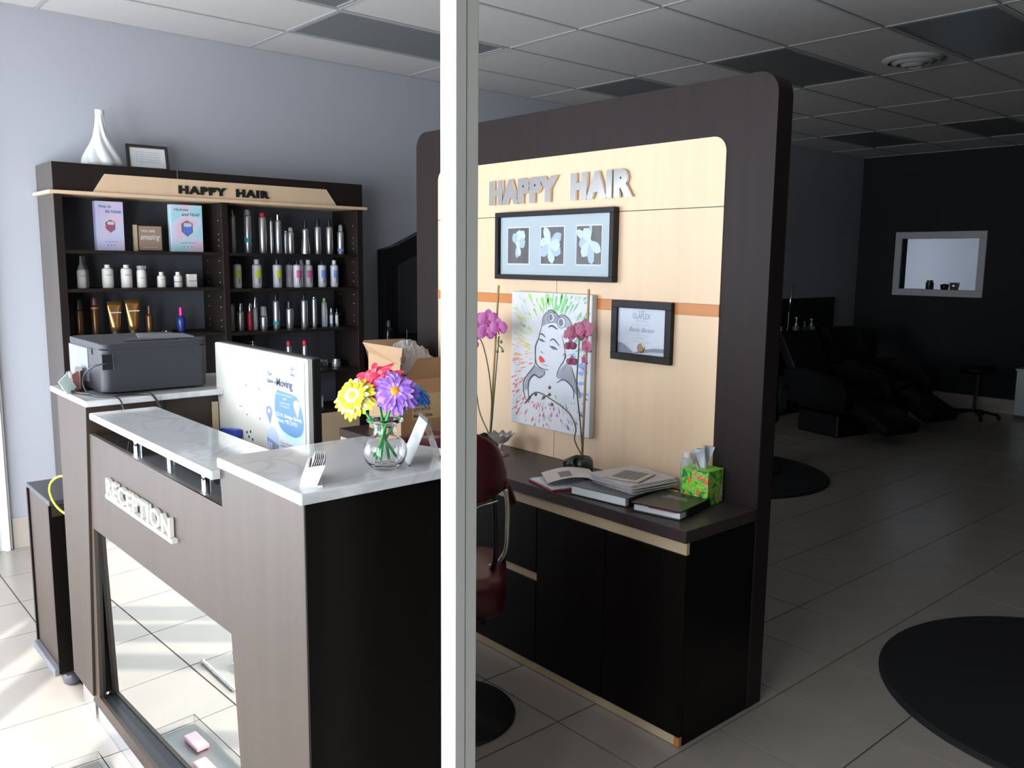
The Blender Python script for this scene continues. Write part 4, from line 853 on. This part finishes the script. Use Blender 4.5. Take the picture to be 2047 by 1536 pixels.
for k in range(1100):
    a = rnd.uniform(0, 360); ra = math.radians(a); d = rnd.uniform(170, 640); cx, cy = 740+d*math.cos(ra)*.85, 640-d*math.sin(ra)*.98
    if not (395 < cx < 1040 and 105 < cy < 1210+(cx-387)*.15-10): continue
    if 560 < cx < 900 and 250 < cy < 760: continue
    if 505 < cx < 985 and 700 < cy < 1010: continue
    ln = rnd.uniform(10, 58)*(1.7 if 60 < a < 120 else 1); wd = rnd.choice((3, 4, 6, 8, 12, 17))*(1.5 if 75 < a < 115 else 1); dx, dy = math.cos(ra), -math.sin(ra)
    P4 = [(cx-dx*ln, cy-dy*ln), (cx-dy*wd*.5, cy+dx*wd*.5), (cx+dx*wd, cy+dy*wd), (cx+dy*wd*.5, cy-dx*wd*.5)]
    buckets[int(a/360*NB) % NB].flat([A_(*p) for p in P4], -PD-.0006-(k % 9)*.00005)
for k, b in enumerate(buckets):
    if len(b.bm.faces): b.build('paint_splatter', col('splatter %d' % k, tuple(min(1, c*.85+.04) for c in bcol[k]), .6), t)['kind'] = 'stuff'
    else: b.bm.free()
hg = M('wash grey', (.30, .31, .36), .6, var=(.5, (12, 12, 12))); il = col('ink black', (.03, .035, .06)); skin = col('bare canvas tone', (.58, .61, .67))
blob([(735, 240), (665, 310), (655, 385), (632, 480), (603, 600), (610, 690), (600, 720), (540, 790), (503, 870), (505, 950), (545, 1015), (750, 1030), (960, 1010), (985, 950), (930, 800), (900, 700), (880, 610), (925, 480), (915, 400), (880, 320), (830, 280), (790, 285)], skin, 1)
blob([(655, 385), (668, 300), (705, 258), (735, 245), (790, 295), (850, 290), (900, 350), (922, 430), (880, 400), (820, 375), (760, 350), (700, 362)], hg, 2)
blob([(600, 715), (650, 735), (690, 765), (675, 805), (645, 818), (600, 793), (560, 825), (548, 900), (520, 930), (508, 880), (545, 795)], hg, 2)
blob([(868, 680), (910, 730), (988, 965), (935, 930), (900, 858), (845, 824), (795, 815), (800, 760)], hg, 2)
for cx, cy, rx, ry in ((735, 305, 27, 40), (820, 347, 32, 45)):
    blob([(cx+rx*math.cos(a*PI/6), cy+ry*math.sin(a*PI/6)) for a in range(12)], skin, 3); stroke([(cx+rx*math.cos(a*PI/6), cy+ry*math.sin(a*PI/6)) for a in range(13)], .0035, il, 4); blob([(cx-3+rx*.6*math.cos(a*PI/6), cy+ry*.68*math.sin(a*PI/6)) for a in range(12)], col('roller shade', (.16, .17, .20)), 4)
for pts, w in (([(655, 385), (668, 300), (705, 258), (735, 243), (775, 270), (795, 292), (835, 283), (880, 315), (910, 380), (915, 430)], .004), ([(655, 385), (640, 440), (632, 480), (608, 540), (603, 600), (610, 680), (630, 718), (680, 742), (722, 746)], .0055), ([(603, 650), (598, 712), (545, 785), (505, 850), (503, 920), (518, 990), (550, 1035)], .005),
               ([(553, 1030), (545, 900), (560, 830), (600, 794), (642, 817), (672, 795)], .008), ([(825, 450), (842, 520), (855, 600), (848, 660), (822, 705), (797, 755), (790, 805)], .004), ([(905, 700), (940, 820), (985, 955)], .0035), ([(790, 855), (840, 825), (895, 855), (930, 915), (930, 985)], .006),
               ([(640, 450), (662, 446), (688, 474)], .006), ([(728, 502), (760, 487), (808, 542)], .006), ([(712, 388), (745, 375), (790, 405)], .008), ([(650, 588), (662, 600), (675, 606)], .003), ([(545, 1035), (570, 985), (590, 960)], .003), ([(660, 1008), (700, 972), (745, 962)], .005), ([(780, 955), (790, 990)], .003), ([(690, 748), (684, 800)], .003), ([(720, 715), (660, 700)], .002), ([(835, 625), (850, 605), (862, 625), (848, 660)], .0035)): stroke(pts, w, il, 5)
for cx, cy, s in ((656, 502, 22), (757, 563, 28)):
    blob([(cx-s, cy-s*.4), (cx, cy-s*.35), (cx+s*1.1, cy+s*.35), (cx, cy+s*.35)], col('eye blue grey', (.10, .16, .28)), 5); stroke([(cx-s*1.2, cy-s*.6), (cx, cy-s*.45), (cx+s*1.4, cy+s*.5)], .004, il, 6)
blob([(637, 640), (650, 631), (662, 640), (677, 655), (686, 680), (656, 687), (640, 668)], col('lip red', (.75, .03, .04)), 6)
for k, (x, y) in enumerate(((1000, 760), (985, 850), (1010, 940), (975, 700))): blob([(x-35, y-10), (x+20, y-16), (x+35, y+4), (x-20, y+14)], col('water blue', (.22, .36, .80)), 1, 'paint_splatter')
# ================================================================ ORCHIDS
def orchid(label, loc, stake_top, stem, blooms, buds, cmain, cdeep, extra):
    t = thing('potted_orchid', label, 'plant', loc); F = Vector(loc)
    gm = M('dark green wrap', (.018, .040, .028), .25); bambo = M('bamboo stake', (.42, .27, .12), .6, var=(.2, (3, 3, 30)))
    MB().lathe([(0, 0), (.034, 0), (.046, .012), (.050, .035), (.046, .062), (.036, .075), (.030, .070), (0, .055)], n=24).build('pot', gm, t, smooth=True)
    mb = MB().lathe([(.018, 0), (.030, 0), (.032, .06), (.030, .06), (.018, .055)], n=20); o = mb.build('leaf_curl', gm, t, smooth=True); o.matrix_local = Matrix.Translation((-.045, .035, .040)) @ Matrix.Rotation(1.2, 4, 'X')
    o = MB().lathe([(0, 0), (.024, 0), (.026, .03), (0, .03)], n=12).build('glass_pebbles', M('pebble glass', (.5, .55, .55), .1, trans=.6), t); o.location = (-.048, .0, .002)
    MB().tube([(0, 0, .04), Vector(stake_top)-F], .0050, 8).build('bamboo_stake', bambo, t, smooth=True)
    gs = M('orchid stem', (.10, .14, .06), .5)
    for s in stem: MB().tube([Vector(p)-F if i else Vector((.004, 0, .05)) for i, p in enumerate(spline(s, 4))], .0030, 6).build('flower_stem', gs, t, smooth=True)
    for c, n, r in blooms:
        c = Vector(c)-F; n = Vector(n).normalized(); a = n.cross(UP).normalized(); b = a.cross(n).normalized(); mb = MB(); inner = MB()
        for k, (ang, l, w) in enumerate(((90, 1, .38), (215, .9, .36), (325, .9, .36), (10, 1.0, .62), (170, 1.0, .62))):
            d = a*math.cos(math.radians(ang))+b*math.sin(math.radians(ang)); s = n.cross(d); ctr = []
            for f, wf in ((0, .15), (.3, .8), (.6, 1), (.85, .75), (1, .2)): q = c+d*r*l*f+n*(.006*math.sin(f*PI)-(.004 if k < 3 else 0)); ctr.append((q+s*r*w*wf, q-s*r*w*wf))
            for A, B in zip(ctr, ctr[1:]): mb.poly([A[0], B[0], B[1], A[1]])
        bl_ = mb.build('blossom', cmain, t, smooth=True)
        for ang in (250, 290, 270):
            d = a*math.cos(math.radians(ang))+b*math.sin(math.radians(ang)); s = n.cross(d); q = c+n*.008
            inner.poly([q, q+d*r*.25+s*r*.12, q+d*r*.45+n*.004, q+d*r*.25-s*r*.12])
        inner.build('blossom_lip', cdeep, bl_)
    for p in buds: MB().lathe([(0, -.008), (.006, -.004), (.007, .002), (0, .010)], *(Vector(p)-F), n=10).build('bud', extra, t, smooth=True)
Nf = (-.75, -.6, .15)
mag = col('magenta orchid', (.46, .10, .34), .5, var=(.45, (40, 40, 40))); magd = col('deep orchid lip', (.45, .03, .16)); wilt = col('dusty orchid', (.36, .10, .17), .6, var=(.5, (45, 45, 45)))
orchid('magenta orchid tied to a bamboo stake, partly hidden by the cream post', (2.515, 3.02, .776), (2.500, 2.947, 1.548), [[(2.5, 3.0, .85), (2.50, 2.99, 1.0), (2.49, 3.0, 1.15), (2.48, 3.03, 1.27), (2.47, 3.06, 1.33), (2.47, 3.0, 1.385), (2.46, 2.93, 1.385), (2.47, 2.905, 1.33)], [(2.5, 3.0, .85), (2.48, 3.05, .95), (2.48, 3.08, 1.05), (2.47, 3.10, 1.12)], [(2.47, 2.905, 1.33), (2.46, 2.90, 1.29), (2.46, 2.87, 1.27)]],
       [((2.46, 3.08, 1.345), Nf, .055), ((2.45, 3.02, 1.375), Nf, .050), ((2.46, 2.985, 1.335), Nf, .045), ((2.45, 2.960, 1.395), Nf, .048), ((2.45, 2.885, 1.365), (-.8, -.4, -.1), .042), ((2.46, 3.09, 1.27), Nf, .034), ((2.47, 3.11, 1.32), Nf, .05)], [(2.46, 2.88, 1.30), (2.46, 2.87, 1.26), (2.46, 2.905, 1.255), (2.47, 3.10, 1.14), (2.47, 3.108, 1.16)], mag, magd, col('green bud', (.12, .22, .08)))
orchid('fading dusty pink orchid on a bamboo stake standing before the painting', (2.520, 2.425, .776), (2.500, 2.388, 1.548), [[(2.52, 2.42, .85), (2.50, 2.42, 1.0), (2.47, 2.415, 1.15), (2.46, 2.40, 1.28), (2.455, 2.39, 1.36), (2.45, 2.37, 1.40)], [(2.52, 2.42, .85), (2.50, 2.45, .92), (2.48, 2.425, .98), (2.47, 2.46, 1.04), (2.47, 2.56, 1.08), (2.47, 2.66, 1.10), (2.48, 2.74, 1.04)]],
       [((2.45, 2.405, 1.372), Nf, .043), ((2.44, 2.350, 1.392), (-.9, -.2, .1), .043), ((2.45, 2.452, 1.362), (-.9, .1, .1), .028), ((2.44, 2.335, 1.325), (-.95, .2, -.1), .036), ((2.46, 2.445, 1.318), (-.7, -.6, -.3), .026), ((2.46, 2.435, 1.255), (-.7, -.6, -.3), .024), ((2.44, 2.345, 1.27), (-.95, .3, -.2), .024)], [(2.47, 2.56, 1.06), (2.47, 2.575, 1.10), (2.46, 2.60, 1.085), (2.47, 2.66, 1.09), (2.47, 2.70, 1.07), (2.47, 2.575, 1.13)], wilt, magd, col('brown bud', (.20, .14, .07)))
t = thing('glass_compote', 'fluted clear glass bowl on a short foot beside the left orchid', 'bowl', (2.50, 2.925, .776))
mb = MB(); n = 36; rings = []
for r, z, am in ((.040, 0, 0), (.040, .003, 0), (.012, .010, 0), (.010, .045, 0), (.018, .052, .0), (.040, .070, .06), (.060, .095, .12), (.056, .096, .12), (.036, .073, .06), (.010, .057, 0)): rings.append([mb.v((r*(1+am*math.cos(9*2*PI*i/n))*math.cos(2*PI*i/n), r*(1+am*math.cos(9*2*PI*i/n))*math.sin(2*PI*i/n), z+am*.06*math.cos(9*2*PI*i/n))) for i in range(n)])
for a, b in zip(rings, rings[1:]):
    for i in range(n): mb.bm.faces.new([a[i], a[(i+1) % n], b[(i+1) % n], b[i]])
mb.bm.faces.new(rings[0][::-1]); mb.bm.faces.new(rings[-1]); mb.build('bowl', M('cut glass', (.86, .88, .88), .05, 0, trans=.85, ior=1.4), t, smooth=True)
# ================================================================ PAPERS, BINDERS, TISSUES on the credenza
def slab(name, label, cat, cx, cy, z, w, d, h, rot, m, parts=()):
    t = thing(name, label, cat, (cx, cy, z), math.radians(rot)); return t
zc = .776
t = slab('presentation_folder', 'red folder with white sheets under the pile, left end', 'folder', 2.352, 2.372, zc, 0, 0, 0, -14, None)
MB().box(-.10, .085, -.095, .095, 0, .006).build('folder_cover', M('red folder', (.55, .06, .12), .4), t, bevel=.001, seg=1); MB().box(-.095, .08, -.092, .092, .0062, .010).build('sheets', paper, t)
MB().box(-.09, .09, -.085, .088, .0102, .0125).build('top_sheet', M('pale blue sheet', (.62, .74, .80), .5), t)
t = slab('binder', 'black binder with white page edges lying under the newspapers', 'binder', 2.405, 2.12, zc, 0, 0, 0, 6, None)
MB().box(-.125, .13, -.13, .135, 0, .003).build('lower_cover', black, t); MB().box(-.120, .115, -.12, .13, .0031, .030).build('pages', paper, t); MB().box(-.118, .13, -.13, .135, .031, .034).build('upper_cover', M('grey binder cover', (.13, .13, .15), .35), t); MB().box(-.115, .13, -.1335, -.13, 0, .034).build('spine', black, t)
t = slab('newspaper_pile', 'pile of folded newspapers on the black binder', 'newspapers', 2.475, 2.10, zc+.0345, 0, 0, 0, -8, None)
npm = M('newsprint', (.50, .48, .48), .8, var=(.25, (60, 60, 60)))
for k in range(7):
    o = MB().prism(rrect(-.125, .120, -.115, .125, .02, 3), 'z', 0, .0042).build('newspaper', npm, t, bevel=.0015, seg=1); o.location = (random.uniform(-.006, .006), random.uniform(-.008, .008), .0047*k); o.rotation_euler.z = random.uniform(-.12, .12)
t = slab('booklet', 'small booklet with a dark keypad like picture on top of the newspapers', 'booklet', 2.445, 2.10, zc+.0345+.034, 0, 0, 0, 15, None)
MB().box(-.075, .075, -.075, .075, 0, .006).build('cover', M('beige cover', (.50, .43, .38), .5), t, bevel=.001, seg=1); MB().box(-.060, .060, -.055, .045, .006, .0066).build('cover_picture', M('dark cover picture', (.10, .11, .10), .4), t)
kb = MB()
for i in range(6):
    for j in range(4): kb.box(-.052+.018*i, -.040+.018*i, -.048+.023*j, -.032+.023*j, .0067, .0074)
kb.build('picture_keys', M('key grey', (.22, .24, .22), .4), t)['kind'] = 'stuff'
t = slab('open_magazine', 'open magazine pages draped over the left side of the pile', 'magazine', 2.370, 2.350, zc+.022, 0, 0, 0, -35, None)
mp_ = M('magazine page', (.66, .60, .57), .5, var=(.15, (9, 9, 9)))
mb = MB(); rows = []
for i in range(11):
    f = i/10; rows.append([mb.v((-.10+.20*f, y, .004+.016*math.sin(f*PI)+.012*f)) for y in (-.085, .0, .085)])
for A, B in zip(rows, rows[1:]):
    for j in range(2): mb.bm.faces.new([A[j], B[j], B[j+1], A[j+1]])
mb.build('page', mp_, t, smooth=True)
mb = MB(); rows = []
for i in range(5):
    f = .28+.06*i; rows.append([mb.v((-.10+.20*f, y, .0052+.016*math.sin(f*PI)+.012*f)) for y in (-.06, .02)])
for A, B in zip(rows, rows[1:]): mb.bm.faces.new([A[0], B[0], B[1], A[1]])
mb.build('page_picture', M('page photo', (.20, .17, .17), .5), t)
t = slab('client_binder', 'black ring binder with white title lettering at the credenza end', 'binder', 2.405, 1.868, zc, 0, 0, 0, 10, None)
MB().box(-.110, .115, -.095, .10, 0, .003).build('lower_cover', black, t); MB().box(-.098, .085, -.09, .092, .0031, .022).build('pages', paper, t)
MB().box(-.108, .118, -.098, .10, .028, .032).build('upper_cover', M('black vinyl cover', (.016, .016, .016), .35), t, bevel=.001, seg=1); MB().box(-.06, .118, -.098, -.093, .003, .028).build('spine', black, t)
MB().tube([(-.09, .06, .012), (-.09, .06, .027)], .006, 8).build('ring', chrome, t); MB().box(-.106, -.085, -.08, .03, .0225, .0275).build('colored_insert', M('insert', (.30, .05, .08), .5), t)
for s, dy, w in (('Client Data', .045, .078), ('Profile Organizer', .024, .108)):
    bm = text_bm(s, w, .013, 0, .01, .2); bm.transform(Matrix.Translation((dy, .052 if w > .1 else .040, .0326)) @ Matrix.Rotation(-PI/2, 4, 'Z') @ Matrix.Rotation(-PI/2, 4, 'X')); me = bpy.data.meshes.new('title_lettering'); bm.to_mesh(me); bm.free(); link('title_lettering', me, white, t)
t = thing('sticky_note_pad', 'small yellow item peeking out between the papers and the binder', 'note pad', (2.535, 1.965, zc)); MB().prism(rrect(-.03, .03, -.02, .02, .012), 'z', 0, .022).build('pad', col('yellow pad', (.70, .50, .03)), t, bevel=.002, seg=1)
def floral():
    m = bpy.data.materials.new('tropical print'); m.use_nodes = True; nt = m.node_tree; b = nt.nodes['Principled BSDF']; b.inputs['Roughness'].default_value = .5
    tc = nt.nodes.new('ShaderNodeTexCoord'); nz = nt.nodes.new('ShaderNodeTexNoise'); nz.inputs['Scale'].default_value = 26; nz.inputs['Detail'].default_value = 2; nz.inputs['Distortion'].default_value = 1.5
    r = nt.nodes.new('ShaderNodeValToRGB'); r.color_ramp.interpolation = 'CONSTANT'; e = r.color_ramp.elements
    e[0].position = 0; e[0].color = (.02, .22, .06, 1); e[1].position = .64; e[1].color = (.85, .16, .02, 1)
    for p, c in ((.40, (.10, .50, .04)), (.47, (.32, .72, .05)), (.56, (.05, .36, .10)), (.60, (.80, .55, .45))): q = e.new(p); q.color = (*c, 1)
    nt.links.new(tc.outputs['Object'], nz.inputs[0]); nt.links.new(nz.outputs[0], r.inputs[0]); nt.links.new(r.outputs[0], b.inputs['Base Color']); return m
t = thing('tissue_box', 'square tissue box with green tropical print at the end of the credenza', 'tissue box', (2.575, 1.857, zc), math.radians(6))
MB().box(-.056, .056, -.056, .056, 0, .128).build('carton', floral(), t, bevel=.0015, seg=1)
lf = MB()
for x, z, a in ((-.03, .075, 100), (-.03, .075, 70), (-.03, .075, 45), (.01, .09, 110), (.01, .09, 75), (-.04, .04, 60), (.03, .06, 120)):
    lf.flat(petal(x, z, a, .035, .0045), -.0575)
lf.build('leaf_print', col('lime leaf', (.34, .74, .06)), t); l2 = MB()
for y_, z in ((.02, .09), (-.02, .05), (.03, .03)): l2.poly([(-.0575, y_+.010*math.cos(k*PI/4), z+.010*math.sin(k*PI/4)) for k in range(8)])
l2.build('flower_print', col('orange flower', (.88, .22, .03)), t)
mb = MB(); rows = []
for i in range(9):
    f = i/8; rows.append([])
    for j in range(7):
        g_ = j/6; w = .022+.060*f**.8*(1-.35*f); x = (g_-.5)*2*w+.020*f; rows[-1].append(mb.v((x, .018*math.sin(g_*PI*3+f*2)*(1-.2*f)+.01*f,   .126+.084*math.sin(f*PI*.62)*(1-.35*abs(g_-.45)**1.5)+(.0 if f < .8 else -.01*(f-.8)*5))))
for A, B in zip(rows, rows[1:]):
    for j in range(6): mb.bm.faces.new([A[j], B[j], B[j+1], A[j+1]])
mb.build('tissue', M('tissue paper', (.80, .84, .92), .9), t, smooth=True)
bottle('water_bottle', 'clear bottle with cap hidden behind the tissue box', 'bottle', 2.612, 1.955, zc, .026, .145, .022, 'neck', M('clear bottle plastic', (.75, .80, .84), .1, 0, trans=.6, ior=1.3), white, .5)
# ================================================================ MATS, FAR ROOM
rub = M('black rubber mat', (.006, .006, .007), .7)
tag(MB().lathe([(0, 0), (.787, 0), (.787, .008), (.772, .018), (0, .018)], 3.738, .813, .0002, 72).build('floor_mat', rub, None), 'round black rubber mat at the lower right corner', 'mat')
tag(MB().lathe([(0, 0), (.772, 0), (.772, .008), (.757, .018), (0, .018)], 5.693, 3.87, .0002, 72).build('floor_mat', rub, None), 'round black rubber mat half hidden behind the partition', 'mat')
def styling_chair(label, x, y, rz):
    t = thing('styling_chair', label, 'chair', (x, y, .0185), rz); dk = M('black vinyl', (.006, .006, .007), .5, spec=.2)
    MB().lathe([(0, 0), (.30, 0), (.30, .012), (.05, .03), (0, .03)], n=40).build('base_disc', M('dark chrome', (.12, .12, .13), .25, .9), t, smooth=True, autosmooth=30)
    MB().lathe([(0, .03), (.04, .03), (.035, .42), (0, .42)], n=20).build('hydraulic_column', M('dark chrome', (.12, .12, .13), .25, .9), t, smooth=True, autosmooth=30)
    cushion(MB(), -.27, .27, -.26, .25, .06, .42, .55, .04).build('seat', dk, t, smooth=True)
    MB().prism(rrect(-.25, .25, .60, 1.02, .10), 'y', .22, .30).build('backrest', dk, t, bevel=.02, seg=3, smooth=True)
    for s in (-1, 1): MB().prism(rrect(-.25, .25, .50, .74, .05), 'x', s*.29-.03, s*.29+.03).build('armrest', dk, t, bevel=.012, seg=2, smooth=True)
    MB().tube([(-.15, -.24, .42), (-.15, -.42, .12), (.15, -.42, .12), (.15, -.24, .42)], .012, 8).build('footrest', chrome, t)
styling_chair('black salon chair on the mat at the right edge of the picture', 3.70, .62, 2.6)
styling_chair('black salon chair with chrome footrest behind the partition edge', 5.85, 3.85, -1.0)
# shampoo area
def shampoo_chair(label, x, y, rz):
    t = thing('shampoo_chair', label, 'chair', (x, y, 0), rz, 'reclining shampoo chairs'); dk = M('black vinyl', (.006, .006, .007), .5, spec=.2)
    MB().box(-.22, .22, -.25, .25, 0, .22).build('base', dk, t, bevel=.02, seg=2)
    cushion(MB(), -.27, .27, -.38, .24, .07, .24, .44, .05).build('seat', dk, t, smooth=True)
    mb = MB().prism([(.12, .38), (.22, .34), (.62, .92), (.50, .99)], 'x', -.26, .26); mb.build('backrest', dk, t, bevel=.03, seg=3, smooth=True)
    mb = MB().prism([(-.38, .40), (-.36, .28), (-.78, .10), (-.82, .20)], 'x', -.24, .24); mb.build('leg_rest', dk, t, bevel=.03, seg=3, smooth=True)
    for s in (-1, 1): MB().prism([(-.42, .30), (.30, .30), (.36, .62), (.10, .66), (-.34, .58), (-.44, .48)], 'x', s*.31-.05, s*.31+.05).build('armrest', dk, t, bevel=.03, seg=3, smooth=True)
shampoo_chair('left reclining black shampoo chair in the dark back area', 7.95, 4.20, math.radians(-12)); shampoo_chair('right reclining black shampoo chair in the dark back area', 8.95, 4.25, math.radians(-12))
t = thing('shampoo_cabinet', 'low dark cabinet with wash basins along the far left wall', 'cabinet', (8.85, 5.20, 0))
MB().box(-1.0, 1.2, -.17, .20, 0, .78).build('cabinet_body', blackwood, t); MB().box(-1.02, 1.22, -.20, .20, .78, .80).build('cabinet_top', M('dark top', (.02, .02, .022), .2), t); MB().box(-1.0, 1.2, .185, .2, .80, 1.26).build('splash_panel', M('black splash panel', (.012, .013, .014), .5), t)
for x in (-.9, .56): o = MB().lathe([(0, 0), (.10, .0), (.19, .09), (.20, .13), (.18, .13), (.10, .02), (0, .02)], n=28).build('wash_basin', M('black basin', (.015, .015, .016), .08), t, smooth=True); o.location = (x, -.16, .802)
G8 = 'bottles on the dark shampoo cabinet'
for x, r, h, hc, c, cs, lab in ((8.43, .028, .13, .05, silver, 'nozzle', 'pale spray bottle, leftmost in the dark shampoo area'), (8.55, .024, .10, .06, silverd, 'nozzle', 'small grey bottle second in the dark shampoo area'), (8.735, .045, .17, .10, M('smoke bottle', (.10, .11, .12), .3), 'pump', 'large smoke grey pump bottle in the dark shampoo area'), (8.91, .036, .15, .06, M('violet bottle', (.10, .09, .16), .3), 'pump', 'dark violet pump bottle in the dark shampoo area'), (9.06, .042, .16, .08, M('green blue bottle', (.12, .28, .10), .3), 'pump', 'green pump bottle, rightmost in the dark shampoo area')):
    bottle('pump_bottle', lab, 'bottle', x, 5.12, .801, r, h, hc, 'shampoo', c, silverd, .45, None, G8, cs)
t = thing('water_hose', 'thin chrome faucet pole catching light in the dark shampoo area', 'faucet', (8.584, 5.13, .801)); MB().tube([(0, 0, 0), (.0, 0, .33)], .010, 8).build('hose_holder', black, t); MB().tube([(0, 0, .33), (.045, 0, .62)], .014, 10).build('chrome_wand', chrome, t, smooth=True)
t = thing('shampoo_stool', 'dark round stool on casters at the far right', 'stool', (9.95, 3.62, 0)); dk = M('black vinyl', (.006, .006, .007), .5, spec=.2)
MB().lathe([(0, .50), (.17, .50), (.185, .53), (.17, .57), (0, .575)], n=28).build('seat', dk, t, smooth=True); MB().tube([(0, 0, .06), (0, 0, .5)], .02, 10).build('stem', M('dark chrome', (.12, .12, .13), .25, .9), t)
for k in range(5): a = k*2*PI/5; MB().tube([(0, 0, .09), (.24*math.cos(a), .24*math.sin(a), .05)], .014, 8).build('leg', dk, t); MB().lathe([(0, 0), (.02, .008), (.02, .035), (0, .045)], .24*math.cos(a), .24*math.sin(a), 0, 10).build('caster', dk, t)
t = thing('white_cabinet', 'pale low cabinet at the far right edge', 'cabinet', (10.42, 3.05, 0)); MB().box(-.16, .16, -.30, .28, .04, .53).build('cabinet_body', M('pale laminate', (.55, .62, .62), .5), t, bevel=.004, seg=1); MB().box(-.17, .17, -.31, .29, .531, .552).build('cabinet_top', M('pale laminate', (.55, .62, .62), .5), t); MB().box(-.15, .15, -.29, .27, 0, .04).build('plinth', black, t)
bottle('window_bottle', 'small dark bottle on the sill of the far window', 'bottle', XF+.05, 4.500, OZ0+.006, .045, .085, .022, 'jar', M('dark green jar', (.02, .03, .03), .3), black, .8)
t = thing('window_cup', 'dark cups with a silver rim on the sill of the far window', 'cup', (XF+.05, 4.215, OZ0+.006)); MB().lathe([(0, 0), (.045, 0), (.060, .085), (.055, .085), (.040, .01), (0, .01)], n=20).build('cup', steel, t, smooth=True); MB().lathe([(0, 0), (.04, 0), (.05, .06), (0, .07)], 0, .11, 0, 18).build('dark_cup', black, t, smooth=True)
# salon station behind the partition
t = thing('styling_station', 'black carved styling station with arched mirror beyond the partition end', 'vanity', (3.95, 5.24, 0))
cw = M('black carved wood', (.009, .009, .010), .4)
top = [(3.39-3.95, 1.03), (4.55-3.95, 1.03), (4.55-3.95, 1.72)]+[(x, 1.72+.20*math.cos((x-.02)/.6*PI/2)**1.5) for x in [.56-.112*k for k in range(11)]]+[(3.39-3.95, 1.735)]
MB().prism(top, 'y', .03, .12).build('mirror_surround', cw, t, bevel=.006, seg=2)
inn = [(-.44, 1.12), (.48, 1.12), (.48, 1.62)]+[(x, 1.62+.12*math.cos((x-.02)/.5*PI/2)) for x in [.40-.08*k for k in range(10)]]+[(-.44, 1.62)]
MB().prism(inn, 'y', .022, .03).build('mirror', M('dim mirror', (.16, .17, .17), .1, .8), t)
MB().box(-.70, .66, -.18, .14, .98, 1.03).build('counter', cw, t, bevel=.004, seg=1); MB().box(-.66, .62, -.14, .14, 0, .98).build('cabinet_body', cw, t)
bottle('dark_bottle', 'dark glass bottle with round stopper on the black styling station', 'bottle', 3.37, 5.19, 1.031, .036, .150, .05, 'neck', M('bottle black green', (.008, .014, .012), .1), M('smoky stopper', (.10, .11, .11), .08), .4, None, None, 'dome')
t = thing('hair_pin_stand', 'thin wire tool stand catching light above the carton', 'stand', (3.50, 5.15, 1.031)); MB().tube([(0, 0, 0), (0, 0, .125)], .002, 6).build('wire', silverd, t); MB().lathe([(0, 0), (.008, 0), (.008, .003), (0, .004)], 0, 0, .125, 10).build('tip', chrome, t); MB().lathe([(0, 0), (.03, 0), (.03, .006), (0, .006)], n=16).build('foot', black, t)
# clear display items lying on the floor before the mirror
t = thing('acrylic_tray', 'clear acrylic tray holding two small pink packs on the floor by the mirror', 'tray', (.64, 2.60, .0005))
MB().box(-.07, .07, -.26, .26, .002, .005).build('tray_bottom', acryl, t)
MB().box(-.07, -.067, -.26, .26, .005, .04).box(.067, .07, -.26, .26, .005, .04).box(-.067, .067, -.26, -.257, .005, .04).box(-.067, .067, .257, .26, .005, .04).build('tray_wall', acryl, t)
for x, y in ((-.02, .13), (.02, -.04)): MB().box(x-.022, x+.022, y-.055, y+.055, .0055, .022).build('pink_pack', col('pink pack', (.85, .42, .48)), t, bevel=.004, seg=2)
t = thing('acrylic_box', 'shallow clear acrylic box on the floor, reflected at the right side of the desk mirror', 'box', (.22, 3.02, .0005))
MB().box(-.06, .06, -.16, .16, .0, .004).box(-.06, -.056, -.16, .16, .004, .05).box(.056, .06, -.16, .16, .004, .05).box(-.056, .056, .156, .16, .004, .05).box(-.056, .056, -.16, -.156, .004, .05).build('box_body', acryl, t, bevel=.001, seg=1)
t = thing('bead_strand', 'strand of sparkling glass beads on the floor, reflected in the desk mirror', 'bead strand', (.36, 3.28, .0005))
MB().tube([(0, 0, .007), (.012, -.32, .007)], .001, 5).build('string', silverd, t)
for k in range(22):
    MB().lathe([(0, 0), (.006, .003), (.008, .007), (.006, .011), (0, .014)], .0005*k, -.0145*k, 0, 10).build('bead', chrome, t, smooth=True)
